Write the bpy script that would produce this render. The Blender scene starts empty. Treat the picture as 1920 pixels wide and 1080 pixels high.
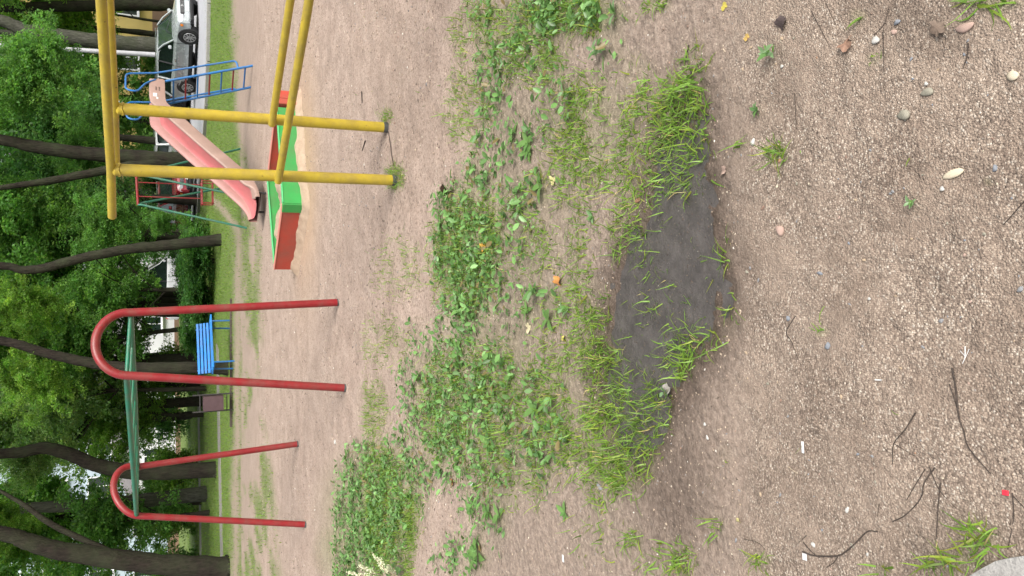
import bpy, math, random
import numpy as np
from mathutils import Matrix, Vector
random.seed(7); rng = np.random.default_rng(11)
S = bpy.context.scene
COL = S.collection
# ------------------------------------------------------------------ camera (a portrait phone picture lying on its side)
FPX = 1443.0; CH = 1.5; PIT = math.atan2(670, FPX); EPS = 0.012
cF = np.array([0, math.cos(PIT), -math.sin(PIT)]); cU0 = np.array([0, math.sin(PIT), math.cos(PIT)])
cR = np.array([1.0, 0, 0])*math.cos(EPS) - cU0*math.sin(EPS)
cU = np.cross(cR, cF); cC = np.array([0, 0, CH])
cam = bpy.data.cameras.new('camera'); cam_o = bpy.data.objects.new('camera', cam); COL.objects.link(cam_o)
cam.sensor_width = 36; cam.lens = FPX/1920*36; cam.clip_start = 0.05; cam.clip_end = 3000
Mx = Matrix.Identity(4)
for i in range(3):
    Mx[i][0] = -cU[i]; Mx[i][1] = cR[i]; Mx[i][2] = -cF[i]; Mx[i][3] = cC[i]
cam_o.matrix_world = Mx
S.camera = cam_o
# ------------------------------------------------------------------ sky, sun, exposure (bright overcast)
SUN_EL, SUN_AZ = math.radians(46), math.radians(150)     # azimuth from +Y towards +X
W = bpy.data.worlds.new('World'); S.world = W; W.use_nodes = True
nt = W.node_tree; nt.nodes.clear()
sky = nt.nodes.new('ShaderNodeTexSky'); sky.sky_type = 'NISHITA'; sky.sun_disc = False
sky.sun_elevation = SUN_EL; sky.sun_rotation = SUN_AZ; sky.dust_density = 6; sky.air_density = 1.0; sky.ozone_density = 1.0
hs = nt.nodes.new('ShaderNodeHueSaturation'); hs.inputs['Saturation'].default_value = 0.28; hs.inputs['Value'].default_value = 1.0
bg = nt.nodes.new('ShaderNodeBackground'); bg.inputs['Strength'].default_value = 0.15
wo = nt.nodes.new('ShaderNodeOutputWorld')
nt.links.new(sky.outputs[0], hs.inputs['Color']); nt.links.new(hs.outputs[0], bg.inputs[0]); nt.links.new(bg.outputs[0], wo.inputs[0])
sl = bpy.data.lights.new('sun', 'SUN'); sl.energy = 1.5; sl.angle = math.radians(25); sl.color = (1, 0.96, 0.9)
so = bpy.data.objects.new('sun', sl); COL.objects.link(so)
sd = Vector((math.sin(SUN_AZ)*math.cos(SUN_EL), math.cos(SUN_AZ)*math.cos(SUN_EL), math.sin(SUN_EL)))
so.rotation_euler = sd.to_track_quat('Z', 'Y').to_euler()
vs = S.view_settings; vs.view_transform = 'Standard'; vs.look = 'None'; vs.gamma = 1; vs.use_curve_mapping = False
vs.exposure = 0.60
S.render.engine = 'CYCLES'
S.render.resolution_x = 1920; S.render.resolution_y = 1080

# ------------------------------------------------------------------ helpers
def ray(x, y): return cF*FPX + cR*((1080-y)-540) - cU*(x-960)
def G(x, y, z=0.0):                       # place seen at a spot of the picture, at height z
    d = ray(x, y); return cC + d*((z-CH)/d[2])
def V(x, y, yy):                          # the same on the upright plane at distance yy
    d = ray(x, y); return cC + d*(yy/d[1])
def proj(p):                              # vectorised: world -> picture spot (used for the plan of what grows where)
    q = np.asarray(p)-cC; w = q@cF
    return 960-FPX*(q@cU)/w, 540-FPX*(q@cR)/w

def hash2(ix, iy, s):
    h = (ix.astype(np.int64)*374761393 + iy.astype(np.int64)*668265263 + s*974634777) & 0x7fffffff
    h = ((h ^ (h >> 13))*1274126177) & 0x7fffffff
    return ((h ^ (h >> 16)) & 0xffff)/65535.0
def vnoise(x, y, s=0):
    x = np.asarray(x, float); y = np.asarray(y, float)
    ix = np.floor(x); iy = np.floor(y); fx = x-ix; fy = y-iy
    fx = fx*fx*(3-2*fx); fy = fy*fy*(3-2*fy)
    a = hash2(ix, iy, s); b = hash2(ix+1, iy, s); c = hash2(ix, iy+1, s); d = hash2(ix+1, iy+1, s)
    return a*(1-fx)*(1-fy)+b*fx*(1-fy)+c*(1-fx)*fy+d*fx*fy
def fbm(x, y, s=0, o=3):
    t = 0; a = 0.5; k = 0
    for i in range(o):
        t = t+a*vnoise(x, y, s+i*17); k += a; x = x*2.03; y = y*2.03; a *= 0.5
    return t/k
def sstep(a, b, x):
    t = np.clip((x-a)/(b-a), 0, 1); return t*t*(3-2*t)

# ---- materials
def new_mat(name):
    m = bpy.data.materials.new(name); m.use_nodes = True
    n = m.node_tree; n.nodes.clear()
    o = n.nodes.new('ShaderNodeOutputMaterial'); p = n.nodes.new('ShaderNodeBsdfPrincipled')
    n.links.new(p.outputs[0], o.inputs[0]); return m, n, p, o
def nd(n, t, **kw):
    x = n.nodes.new(t)
    for k, v in kw.items():
        if k in x.inputs: x.inputs[k].default_value = v
        else: setattr(x, k, v)
    return x
def ramp(n, src, stops):
    r = n.nodes.new('ShaderNodeValToRGB'); e = r.color_ramp.elements
    while len(e) < len(stops): e.new(0.5)
    for i, (p, c) in enumerate(stops):
        e[i].position = p; e[i].color = (*c, 1) if len(c) == 3 else c
    n.links.new(src, r.inputs[0]); return r.outputs[0]
def mixc(n, f, a, b, mode='MIX'):
    m = n.nodes.new('ShaderNodeMix'); m.data_type = 'RGBA'; m.blend_type = mode
    for s, v in ((m.inputs[0], f), (m.inputs[6], a), (m.inputs[7], b)):
        if isinstance(v, (int, float)): s.default_value = v
        elif isinstance(v, tuple): s.default_value = (*v, 1)
        else: n.links.new(v, s)
    return m.outputs[2]
def mth(n, op, a, b=0.0, clamp=False):
    m = n.nodes.new('ShaderNodeMath'); m.operation = op; m.use_clamp = clamp
    for i, v in enumerate((a, b)):
        if isinstance(v, (int, float)): m.inputs[i].default_value = v
        else: n.links.new(v, m.inputs[i])
    return m.outputs[0]
def noise(n, co, scale, detail=5, rough=0.6):
    t = nd(n, 'ShaderNodeTexNoise', Scale=scale, Detail=detail, Roughness=rough)
    n.links.new(co, t.inputs['Vector']); return t.outputs[0]
def pmat(name, c1, c2, scale=6, rough=0.6, bump=0.0, bscale=40, metallic=0.0, chip=None, chip_at=0.68, spec=0.5, coat=0.0, dirt=0.0):
    m, n, p, o = new_mat(name)
    co = n.nodes.new('ShaderNodeTexCoord').outputs['Object']
    col = ramp(n, noise(n, co, scale), [(0.3, c1), (0.7, c2)])
    if chip:
        k = ramp(n, noise(n, co, scale*3.1, 6, 0.7), [(chip_at, (0, 0, 0)), (chip_at+0.03, (1, 1, 1))])
        col = mixc(n, k, col, chip)
    if dirt: col = mixc(n, ramp(n, noise(n, co, scale*0.9, 7, 0.72), [(0.42, (0, 0, 0)), (0.78, (dirt,)*3)]), col, (0.15, 0.11, 0.08))
    n.links.new(col, p.inputs['Base Color'])
    rr = ramp(n, noise(n, co, scale*2.3), [(0.3, (rough*0.8,)*3), (0.7, (min(1, rough*1.2),)*3)])
    n.links.new(rr, p.inputs['Roughness']); p.inputs['Metallic'].default_value = metallic
    p.inputs['Specular IOR Level'].default_value = spec; p.inputs['Coat Weight'].default_value = coat
    if bump:
        b = nd(n, 'ShaderNodeBump', Strength=bump, Distance=0.01)
        n.links.new(noise(n, co, bscale, 4), b.inputs['Height']); n.links.new(b.outputs[0], p.inputs['Normal'])
    return m
def leafmat(name, rough=0.5, trans=0.55, spec=0.35, tboost=(1.3, 1.55, 0.75)):
    m, n, p, o = new_mat(name)
    a = n.nodes.new('ShaderNodeAttribute'); a.attribute_name = 'tint'
    n.links.new(a.outputs['Color'], p.inputs['Base Color']); p.inputs['Roughness'].default_value = rough
    p.inputs['Specular IOR Level'].default_value = spec
    t = n.nodes.new('ShaderNodeBsdfTranslucent')
    n.links.new(mixc(n, 1.0, a.outputs['Color'], tboost, 'MULTIPLY'), t.inputs[0])
    mx = n.nodes.new('ShaderNodeMixShader'); mx.inputs[0].default_value = trans
    n.links.new(p.outputs[0], mx.inputs[1]); n.links.new(t.outputs[0], mx.inputs[2]); n.links.new(mx.outputs[0], o.inputs[0])
    return m
def tintmat(name, rough=0.8, spec=0.3, var=0.0, vscale=60):
    m, n, p, o = new_mat(name)
    a = n.nodes.new('ShaderNodeAttribute'); a.attribute_name = 'tint'
    col = a.outputs['Color']
    if var:
        co = n.nodes.new('ShaderNodeTexCoord').outputs['Object']
        col = mixc(n, 1.0, col, ramp(n, noise(n, co, vscale), [(0.3, (1-var,)*3), (0.7, (1+var*0.4,)*3)]), 'MULTIPLY')
    n.links.new(col, p.inputs['Base Color']); p.inputs['Roughness'].default_value = rough
    p.inputs['Specular IOR Level'].default_value = spec; return m

# ---- mesh building
def raw_mesh(name, v, faces, nper, tint=None, smooth=False):
    """v (N,3), faces (M,nper) index array: fast mesh"""
    me = bpy.data.meshes.new(name); v = np.asarray(v, np.float32); faces = np.asarray(faces, np.int32)
    me.vertices.add(len(v)); me.vertices.foreach_set('co', v.ravel())
    me.loops.add(faces.size); me.loops.foreach_set('vertex_index', faces.ravel())
    me.polygons.add(len(faces)); me.polygons.foreach_set('loop_start', np.arange(len(faces), dtype=np.int32)*nper)
    me.update(calc_edges=True)
    if tint is not None:
        at = me.color_attributes.new('tint', 'FLOAT_COLOR', 'POINT')
        c = np.ones((len(v), 4), np.float32); c[:, :3] = tint; at.data.foreach_set('color', c.ravel())
    if smooth: me.polygons.foreach_set('use_smooth', np.ones(len(faces), bool))
    me.validate(); return me
def tag(o, label=None, cat=None, group=None, kind=None):
    if label: o['label'] = label
    if cat: o['category'] = cat
    if group: o['group'] = group
    if kind: o['kind'] = kind
    return o
def link(name, me, mat=None, parent=None, loc=None):
    o = bpy.data.objects.new(name, me); COL.objects.link(o)
    if mat is not None and me is not None and not me.materials: me.materials.append(mat)
    if parent is not None: o.parent = parent
    if loc is not None: o.location = loc
    return o
def thing(name, label, cat, loc=(0, 0, 0), rz=0, group=None):
    o = bpy.data.objects.new(name, None); COL.objects.link(o); o.empty_display_size = 0.1
    o.location = tuple(float(a) for a in loc); o.rotation_euler = (0, 0, rz); return tag(o, label, cat, group)
def copy_tree(o, parent=None):
    c = o.copy(); COL.objects.link(c); c.parent = parent
    for ch in list(o.children): copy_tree(ch, c)
    return c
def frame_along(path):
    P = [np.array(p, float) for p in path]; T = []
    for i in range(len(P)):
        t = P[min(i+1, len(P)-1)]-P[max(i-1, 0)]; T.append(t/(np.linalg.norm(t)+1e-9))
    n = np.cross(T[0], [0, 0, 1.0])
    if np.linalg.norm(n) < 0.1: n = np.cross(T[0], [1.0, 0, 0])
    out = []
    for p, t in zip(P, T):
        n = n-t*(n@t); n /= np.linalg.norm(n)+1e-9; out.append((p, t, n, np.cross(t, n)))
    return out
class MB:
    def __init__(s): s.v = []; s.f = []; s.sm = []
    def add(s, v, f, smooth=False):
        b = len(s.v); s.v += [tuple(map(float, p)) for p in v]; s.f += [tuple(i+b for i in q) for q in f]; s.sm += [smooth]*len(f); return s
    def tube(s, path, r, seg=10, cap=True, jit=0.0, rnd=False):
        if not hasattr(r, '__len__'): r = [r]*len(path)
        fr = frame_along(path); v = []; f = []
        for (p, t, n, b), rr in zip(fr, r):
            for k in range(seg):
                a = 2*math.pi*k/seg; q = rr*(1+(random.uniform(-jit, jit) if jit else 0))
                v.append(p+(n*math.cos(a)+b*math.sin(a))*q)
        m = len(path)
        for i in range(m-1):
            for k in range(seg):
                k2 = (k+1) % seg; f.append((i*seg+k, i*seg+k2, (i+1)*seg+k2, (i+1)*seg+k))
        s.add(v, f, True)
        if cap:
            for i, sg in ((0, -1), (m-1, 1)):
                p, t, n, b = fr[i]; rr = r[i]; c = [p+(n*math.cos(2*math.pi*k/seg)+b*math.sin(2*math.pi*k/seg))*rr*0.999 for k in range(seg)]
                if rnd:
                    ins = [p+t*sg*rr*0.35+(n*math.cos(2*math.pi*k/seg)+b*math.sin(2*math.pi*k/seg))*rr*0.7 for k in range(seg)]
                    s.add(c+ins, [(k, (k+1) % seg, seg+(k+1) % seg, seg+k) for k in range(seg)]+[tuple(range(seg, 2*seg))], True)
                else: s.add(c, [tuple(range(seg))])
        return s
    def box(s, c, sx, sy, sz, ax=(1, 0, 0), up=(0, 0, 1), bev=0.0):
        ax = np.array(ax, float); ax /= np.linalg.norm(ax); up = np.array(up, float); ay = np.cross(up, ax); ay /= np.linalg.norm(ay); az = np.cross(ax, ay)
        c = np.array(c, float); b = min(bev, sx*0.45, sy*0.45, sz*0.45)
        if b <= 0:
            v = [c+ax*sx/2*i+ay*sy/2*j+az*sz/2*k for k in (-1, 1) for j in (-1, 1) for i in (-1, 1)]
            s.add(v, [(0, 2, 3, 1), (4, 5, 7, 6), (0, 1, 5, 4), (2, 6, 7, 3), (0, 4, 6, 2), (1, 3, 7, 5)]); return s
        ring = [(1, 1), (-1, 1), (-1, -1), (1, -1)]
        def lp(hx, hy, z):
            o = []
            for i, j in ring:
                p = (i*hx, j*(hy-b), z) ; q = (i*(hx-b), j*hy, z)
                o += [p, q] if i*j > 0 else [q, p]
            return [c+ax*p[0]+ay*p[1]+az*p[2] for p in o]
        L = [lp(sx/2-b, sy/2-b, -sz/2), lp(sx/2, sy/2, -sz/2+b), lp(sx/2, sy/2, sz/2-b), lp(sx/2-b, sy/2-b, sz/2)]
        v = sum(L, []); f = []
        for i in range(3):
            for k in range(8): f.append((i*8+k, i*8+(k+1) % 8, i*8+8+(k+1) % 8, i*8+8+k))
        f += [tuple(range(7, -1, -1)), tuple(range(24, 32))]
        s.add(v, f); return s
    def build(s, name, mat, parent=None, bevel=0):
        me = bpy.data.meshes.new(name); off = np.array(parent_loc(parent))
        me.from_pydata([tuple(np.array(p)-off) for p in s.v], [], s.f); me.update()
        me.polygons.foreach_set('use_smooth', s.sm); me.validate()
        if mat is not None: me.materials.append(mat)
        return link(name, me, None, parent)
def parent_loc(p):
    o = np.zeros(3)
    while p is not None: o = o+np.array(p.location); p = p.parent
    return o
def tub(name, path, r, mat, parent=None, seg=10, rnd=True, **k): return MB().tube(path, r, seg, rnd=rnd, **k).build(name, mat, parent)
def bez(pts, n=8):
    """Catmull-Rom through pts"""
    P = [np.array(p, float) for p in pts]; P = [2*P[0]-P[1]]+P+[2*P[-1]-P[-2]]; o = []
    for i in range(1, len(P)-2):
        for k in range(n):
            t = k/n; a, b, c, d = P[i-1:i+3]
            o.append(0.5*((2*b)+(c-a)*t+(2*a-5*b+4*c-d)*t*t+(3*b-a-3*c+d)*t**3))
    o.append(P[-2]); return o
def fillet(pts, r, n=5):
    """polyline with rounded corners"""
    P = [np.array(p, float) for p in pts]; o = [P[0]]
    for i in range(1, len(P)-1):
        a = P[i-1]-P[i]; b = P[i+1]-P[i]; la = np.linalg.norm(a); lb = np.linalg.norm(b); q = min(r, la*0.48, lb*0.48)
        s0 = P[i]+a/la*q; s1 = P[i]+b/lb*q
        for k in range(n+1):
            t = k/n; o.append(s0*(1-t)**2+P[i]*2*t*(1-t)+s1*t*t)
    o.append(P[-1]); return o

M = {}
M['yellow'] = pmat('yellow_paint', (0.53, 0.40, 0.035), (0.44, 0.32, 0.028), 9, 0.42, 0.12, 90, chip=(0.11, 0.07, 0.03), chip_at=0.66, dirt=0.55)
M['red'] = pmat('red_paint', (0.27, 0.013, 0.018), (0.21, 0.011, 0.014), 9, 0.4, 0.12, 80, chip=(0.13, 0.05, 0.035), chip_at=0.66, dirt=0.55)
M['green'] = pmat('green_paint', (0.012, 0.19, 0.10), (0.010, 0.14, 0.08), 9, 0.4, 0.1, 80, dirt=0.55)
M['dgreen'] = pmat('faded_green_paint', (0.02, 0.17, 0.10), (0.015, 0.12, 0.075), 9, 0.5, 0.1, 80, dirt=0.55)
M['blue'] = pmat('blue_paint', (0.01, 0.17, 0.46), (0.012, 0.13, 0.37), 9, 0.4, 0.1, 80, chip=(0.08, 0.07, 0.07), chip_at=0.75, dirt=0.55)
M['bluewood'] = pmat('blue_wood_paint', (0.015, 0.22, 0.62), (0.012, 0.18, 0.52), 5, 0.5, 0.15, 50, dirt=0.55)
M['bare'] = pmat('bare_steel', (0.10, 0.10, 0.10), (0.05, 0.055, 0.05), 30, 0.7, 0.3, 120)
M['boxgreen'] = pmat('green_board_paint', (0.035, 0.33, 0.07), (0.028, 0.27, 0.055), 4, 0.5, 0.2, 40, dirt=0.55)
M['boxred'] = pmat('red_board_paint', (0.47, 0.068, 0.040), (0.40, 0.052, 0.032), 4, 0.5, 0.2, 40, dirt=0.55)
M['pinkout'] = pmat('faded_pink_plastic', (0.36, 0.245, 0.20), (0.295, 0.19, 0.155), 3, 0.5, 0.1, 60, dirt=0.55)
M['pinkin'] = pmat('worn_red_plastic', (0.46, 0.135, 0.135), (0.40, 0.10, 0.105), 2.5, 0.38, 0.05, 60, dirt=0.55)
M['pinkside'] = pmat('pink_plastic', (0.42, 0.225, 0.20), (0.36, 0.175, 0.155), 2.5, 0.4, 0.05, 60, dirt=0.55)
M['bark'] = pmat('bark', (0.009, 0.0075, 0.006), (0.030, 0.023, 0.018), 7, 0.9, 1.0, 16)
M['barkg'] = pmat('mossy_bark', (0.028, 0.030, 0.022), (0.085, 0.085, 0.065), 5, 0.9, 0.8, 14)
M['twig'] = pmat('twig_bark', (0.030, 0.022, 0.018), (0.075, 0.055, 0.043), 40, 0.85, 0.4, 200)
def barkmat(name, c1, c2):
    m, n, p, o = new_mat(name); co = n.nodes.new('ShaderNodeTexCoord').outputs['Object']
    mp = nd(n, 'ShaderNodeMapping'); mp.inputs['Scale'].default_value = (1, 1, .22); n.links.new(co, mp.inputs[0]); r1 = noise(n, mp.outputs[0], 26, 5, .65)
    c = mixc(n, ramp(n, noise(n, co, 2.2, 5), [(.4, (0, 0, 0)), (.7, (.7,)*3)]), ramp(n, r1, [(.3, c1), (.7, c2)]), (.045, .055, .028))
    n.links.new(c, p.inputs['Base Color']); p.inputs['Roughness'].default_value = .9; p.inputs['Specular IOR Level'].default_value = .2
    b = nd(n, 'ShaderNodeBump', Strength=1.0, Distance=.05); n.links.new(r1, b.inputs['Height']); n.links.new(b.outputs[0], p.inputs['Normal']); return m
M['bark'] = barkmat('bark', (0.008, 0.0065, 0.005), (0.042, 0.033, 0.026)); M['barkg'] = barkmat('mossy_bark', (0.022, 0.022, 0.017), (0.12, 0.118, 0.095))
M['leaf'] = leafmat('tree_leaf'); M['grass'] = leafmat('grass_blade', 0.45, 0.35, 0.4); M['weed'] = leafmat('weed_leaf', 0.38, 0.25, 0.5)
M['asphalt'] = pmat('asphalt', (0.40, 0.40, 0.43), (0.47, 0.47, 0.50), 3, 0.55, 0.2, 90)
M['path'] = pmat('worn_path', (0.20, 0.185, 0.17), (0.27, 0.25, 0.23), 3, 0.8, 0.2, 60)
M['concrete'] = pmat('concrete', (0.25, 0.24, 0.225), (0.40, 0.385, 0.36), 40, 0.9, 0.6, 150)
M['kerbwood'] = pmat('old_wood', (0.045, 0.035, 0.026), (0.10, 0.08, 0.062), 12, 0.9, 0.6, 40)
M['bin'] = pmat('brown_sheet_metal', (0.060, 0.032, 0.036), (0.085, 0.048, 0.052), 8, 0.55)
M['dark'] = pmat('dark_metal', (0.025, 0.024, 0.024), (0.05, 0.045, 0.042), 12, 0.6)
M['lamp'] = pmat('lamp_pole_paint', (0.46, 0.46, 0.48), (0.36, 0.36, 0.38), 8, 0.45)
M['silver'] = pmat('silver_car_paint', (0.50, 0.54, 0.545), (0.46, 0.50, 0.505), 2, 0.26, metallic=0.3, coat=0.6)
M['white'] = pmat('white_car_paint', (0.78, 0.79, 0.80), (0.72, 0.73, 0.75), 2, 0.3, coat=0.6)
M['redcar'] = pmat('red_car_paint', (0.36, 0.02, 0.035), (0.30, 0.015, 0.03), 2, 0.28, coat=0.7)
M['darkcar'] = pmat('dark_car_paint', (0.035, 0.038, 0.045), (0.025, 0.028, 0.032), 2, 0.25, coat=0.7)
M['glass'] = pmat('car_glass', (0.012, 0.022, 0.018), (0.018, 0.030, 0.024), 2, 0.06, spec=0.8)
M['tyre'] = pmat('tyre_rubber', (0.012, 0.012, 0.012), (0.022, 0.021, 0.02), 20, 0.8)
M['rim'] = pmat('alloy', (0.50, 0.50, 0.50), (0.42, 0.42, 0.42), 10, 0.35, metallic=0.6)
M['trim'] = pmat('black_trim', (0.015, 0.015, 0.016), (0.025, 0.025, 0.026), 20, 0.6)
M['chrome'] = pmat('chrome', (0.7, 0.7, 0.7), (0.6, 0.6, 0.6), 10, 0.18, metallic=0.9)
M['lens'] = pmat('headlight_lens', (0.62, 0.64, 0.66), (0.5, 0.52, 0.55), 30, 0.12, spec=0.9)
M['amber'] = pmat('amber_lens', (0.62, 0.20, 0.03), (0.55, 0.17, 0.03), 30, 0.2)
M['redlens'] = pmat('tail_lamp_lens', (0.45, 0.012, 0.016), (0.38, 0.01, 0.014), 30, 0.2)
M['plate'] = pmat('number_plate', (0.75, 0.75, 0.73), (0.68, 0.68, 0.66), 30, 0.5)
M['ywall'] = pmat('yellow_render', (0.52, 0.40, 0.14), (0.46, 0.35, 0.12), 1.2, 0.9, 0.2, 8)
M['plinth'] = pmat('brown_plinth', (0.23, 0.145, 0.095), (0.19, 0.12, 0.08), 1.2, 0.9, 0.2, 8)
M['bwall'] = pmat('pale_blue_panel', (0.42, 0.50, 0.56), (0.36, 0.44, 0.50), 0.7, 0.8, 0.1, 6)
M['wwall'] = pmat('white_render', (0.72, 0.72, 0.73), (0.64, 0.64, 0.66), 0.8, 0.8, 0.1, 6)
M['frame'] = pmat('white_window_frame', (0.75, 0.76, 0.78), (0.7, 0.7, 0.72), 8, 0.5)
M['roof'] = pmat('grey_roof', (0.13, 0.12, 0.12), (0.18, 0.17, 0.165), 2, 0.85)
M['sandpile'] = pmat('yellow_sand', (0.42, 0.315, 0.225), (0.31, 0.225, 0.155), 14, 0.95, 0.9, 26)
M['stone'] = tintmat('pebble', 0.75, 0.3, 0.35, 70)
M['drystem'] = pmat('dry_straw', (0.50, 0.42, 0.30), (0.36, 0.29, 0.19), 60, 0.85)
M['paper'] = pmat('white_paper', (0.66, 0.65, 0.63), (0.55, 0.54, 0.53), 60, 0.8)
M['redbit'] = pmat('red_plastic', (0.70, 0.04, 0.07), (0.62, 0.03, 0.05), 60, 0.35)
M['cream'] = pmat('cream_flower', (0.72, 0.74, 0.52), (0.60, 0.64, 0.40), 60, 0.8)

# ------------------------------------------------------------------ plan of the ground: what lies where
PUD = [(1306, 190), (1316, 240), (1320, 310), (1332, 400), (1346, 480), (1340, 560), (1328, 610), (1296, 660), (1270, 710), (1238, 760), (1222, 830),
       (1190, 870), (1160, 840), (1145, 790), (1138, 720), (1142, 650), (1146, 590), (1156, 530), (1180, 475), (1210, 430), (1232, 370), (1238, 310), (1262, 260), (1278, 205)]
pud_w = np.array([G(*p)[:2] for p in PUD])
def poly_dist(x, y, poly):
    """signed distance, negative inside"""
    x = np.asarray(x, float); y = np.asarray(y, float); d = np.full(x.shape, 1e9); ins = np.zeros(x.shape, bool); n = len(poly)
    for i in range(n):
        a = poly[i]; b = poly[(i+1) % n]; e = b-a; t = np.clip(((x-a[0])*e[0]+(y-a[1])*e[1])/(e@e), 0, 1)
        d = np.minimum(d, np.hypot(x-a[0]-t*e[0], y-a[1]-t*e[1]))
        c = ((a[1] > y) != (b[1] > y)) & (x < (b[0]-a[0])*(y-a[1])/(b[1]-a[1]+1e-12)+a[0]); ins ^= c
    return np.where(ins, -d, d)
def gz(x, y):
    """height of the ground"""
    x = np.asarray(x, float); y = np.asarray(y, float)
    near = (1-sstep(9, 14, np.hypot(x, y)))*(1+.6*sstep(3.8, 5, np.hypot(x, y)))
    z = (fbm(x*7, y*7, 3, 3)-0.5)*0.014*near+(fbm(x*1.3, y*1.3, 9, 2)-0.5)*0.02*(1-sstep(9, 16, np.hypot(x, y)))
    m = (np.abs(x) < 3) & (y > 0.8) & (y < 4)
    if np.any(m):
        pd = poly_dist(x, y, pud_w)+(fbm(x*12, y*12, 21, 4)-0.5)*0.16
        z = np.where(m, z-0.024*(1-sstep(-0.07, 0.10, pd))+(fbm(x*26, y*26, 33, 3)-.5)*(.010+.016*(1-sstep(-.02, .10, np.abs(pd)))), z)
    return z
def gz1(x, y): return float(gz(np.array([x]), np.array([y]))[0])
# blobs: (picture x, y, rx, ry, density) turned into what grows on the ground
WEED = [(800, 700, 45, 80, .5), (830, 800, 70, 80, .75), (760, 890, 55, 80, .7), (930, 800, 65, 100, .6), (900, 650, 50, 70, .7), (960, 600, 45, 60, .4), (1000, 800, 80, 110, .35), (965, 480, 45, 80, .35), (960, 385, 45, 60, .45), (1000, 230, 45, 60, .35), (965, 60, 45, 60, .65), (1040, 180, 50, 60, .3), (860, 390, 40, 50, .8), (740, 960, 40, 80, .7),
        (880, 470, 62, 95, 1.0), (885, 580, 50, 70, .9), (845, 620, 30, 45, .5), (905, 330, 45, 60, .55), (880, 720, 60, 80, .65), (860, 850, 80, 70, .6), (700, 960, 75, 110, .95), (690, 880, 45, 55, .6),
        (640, 1040, 50, 55, .9), (915, 920, 50, 100, .5), (930, 130, 35, 100, .55), (1060, 25, 100, 38, 1.0), (905, 20, 30, 40, .45), (945, 240, 40, 60, .4), (1010, 110, 40, 40, .3), (870, 1040, 50, 40, .5),
        (950, 290, 40, 40, .3), (1010, 350, 40, 40, .3), (1020, 560, 50, 40, .35), (960, 700, 40, 60, .3), (790, 660, 40, 60, .3), (790, 760, 40, 50, .4), (1140, 85, 30, 40, .3), (770, 870, 50, 60, .5)]
GRASS = [(1240, 530, 60, 70, .16), (1300, 470, 40, 60, .12), (1300, 560, 35, 45, .3), (1230, 600, 45, 35, .45), (1330, 640, 20, 30, .4), (1250, 400, 30, 40, .3),
         (1110, 250, 85, 100, .95), (1020, 420, 90, 100, .45), (1085, 560, 55, 60, .6), (1010, 600, 40, 50, .5), (1275, 240, 46, 95, 1.9), (1180, 430, 38, 55, .7), (1285, 345, 26, 36, .6), (1190, 340, 40, 50, .5),
         (1110, 650, 36, 90, .9), (1190, 585, 30, 45, .45), (1240, 620, 45, 30, .4), (1270, 665, 36, 44, 1.3), (1175, 770, 72, 80, 2.2), (1165, 865, 62, 55, 1.9), (1140, 700, 40, 70, 1.2), (1250, 300, 50, 70, .9), (1210, 470, 25, 60, .5), (1300, 620, 30, 40, .5), (1200, 660, 40, 40, .5), (1090, 800, 60, 90, .8), (1050, 740, 80, 100, .6), (950, 720, 70, 80, .6),
         (1365, 590, 18, 45, .35), (1360, 480, 13, 30, .3), (970, 850, 80, 90, .55), (1000, 90, 70, 70, .6), (768, 1000, 13, 85, 1.0), (880, 470, 70, 110, .8), (690, 960, 90, 120, .9), (870, 760, 80, 110, .6),
         (1060, 30, 110, 40, .9), (1455, 285, 20, 22, 1.6), (1280, 1050, 28, 26, 1.2), (1430, 1048, 16, 12, 1.6), (1830, 1010, 35, 30, .8), (1790, 1055, 60, 18, 1.4), (1850, 6, 60, 12, 1.6), (1190, 1010, 18, 18, .8),
         (1655, 1066, 20, 12, .8), (1230, 8, 26, 14, 1.0), (1542, 622, 9, 9, 1.4), (722, 218, 14, 14, .7), (742, 332, 18, 22, .9), (700, 770, 30, 60, .4), (720, 640, 50, 50, .2), (750, 500, 50, 60, .15),
         (1130, 900, 40, 60, .7), (1360, 850, 12, 20, .2), (1130, 1000, 60, 60, .12), (900, 60, 50, 60, .5), (880, 200, 40, 80, .4), (1385, 270, 10, 10, .5), (1640, 110, 12, 10, .6), (1610, 30, 14, 12, .7),
         (1345, 985, 12, 20, .6), (1850, 340, 10, 8, .6), (1225, 1050, 30, 30, .2), (1190, 160, 40, 60, .5), (1300, 130, 30, 50, .5), (1320, 330, 30, 12, .3)]
def blobsum(px, py, L):
    d = np.zeros(px.shape)
    for (a, b, rx, ry, w) in L:
        q = ((px-a)/rx)**2+((py-b)/ry)**2; d = np.maximum(d, w*(1-sstep(0.1, 1.8, q)))
    return d
def verge(x, y, px, py):
    """far grass: 0..1"""
    n = fbm(x*1.1, y*0.55, 41, 3); edge = np.interp(py, [0, 200, 430, 560, 700, 1000, 1080], [434, 440, 478, 492, 488, 520, 530])
    g = sstep(12, -10, px-edge+(n-0.5)*26)
    bare = np.interp(py, [0, 250, 430, 560, 1080], [300, 300, 446, 447, 441])
    g = g*(1-0.9*np.exp(-((px-bare+(n-0.5)*10)/9)**2)*(py > 330))
    patch = np.where(px > 452, .8*sstep(0.38, 0.64, fbm(x*1.7, y*1.2, 77, 4)), 1.0)
    return g*patch
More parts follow.
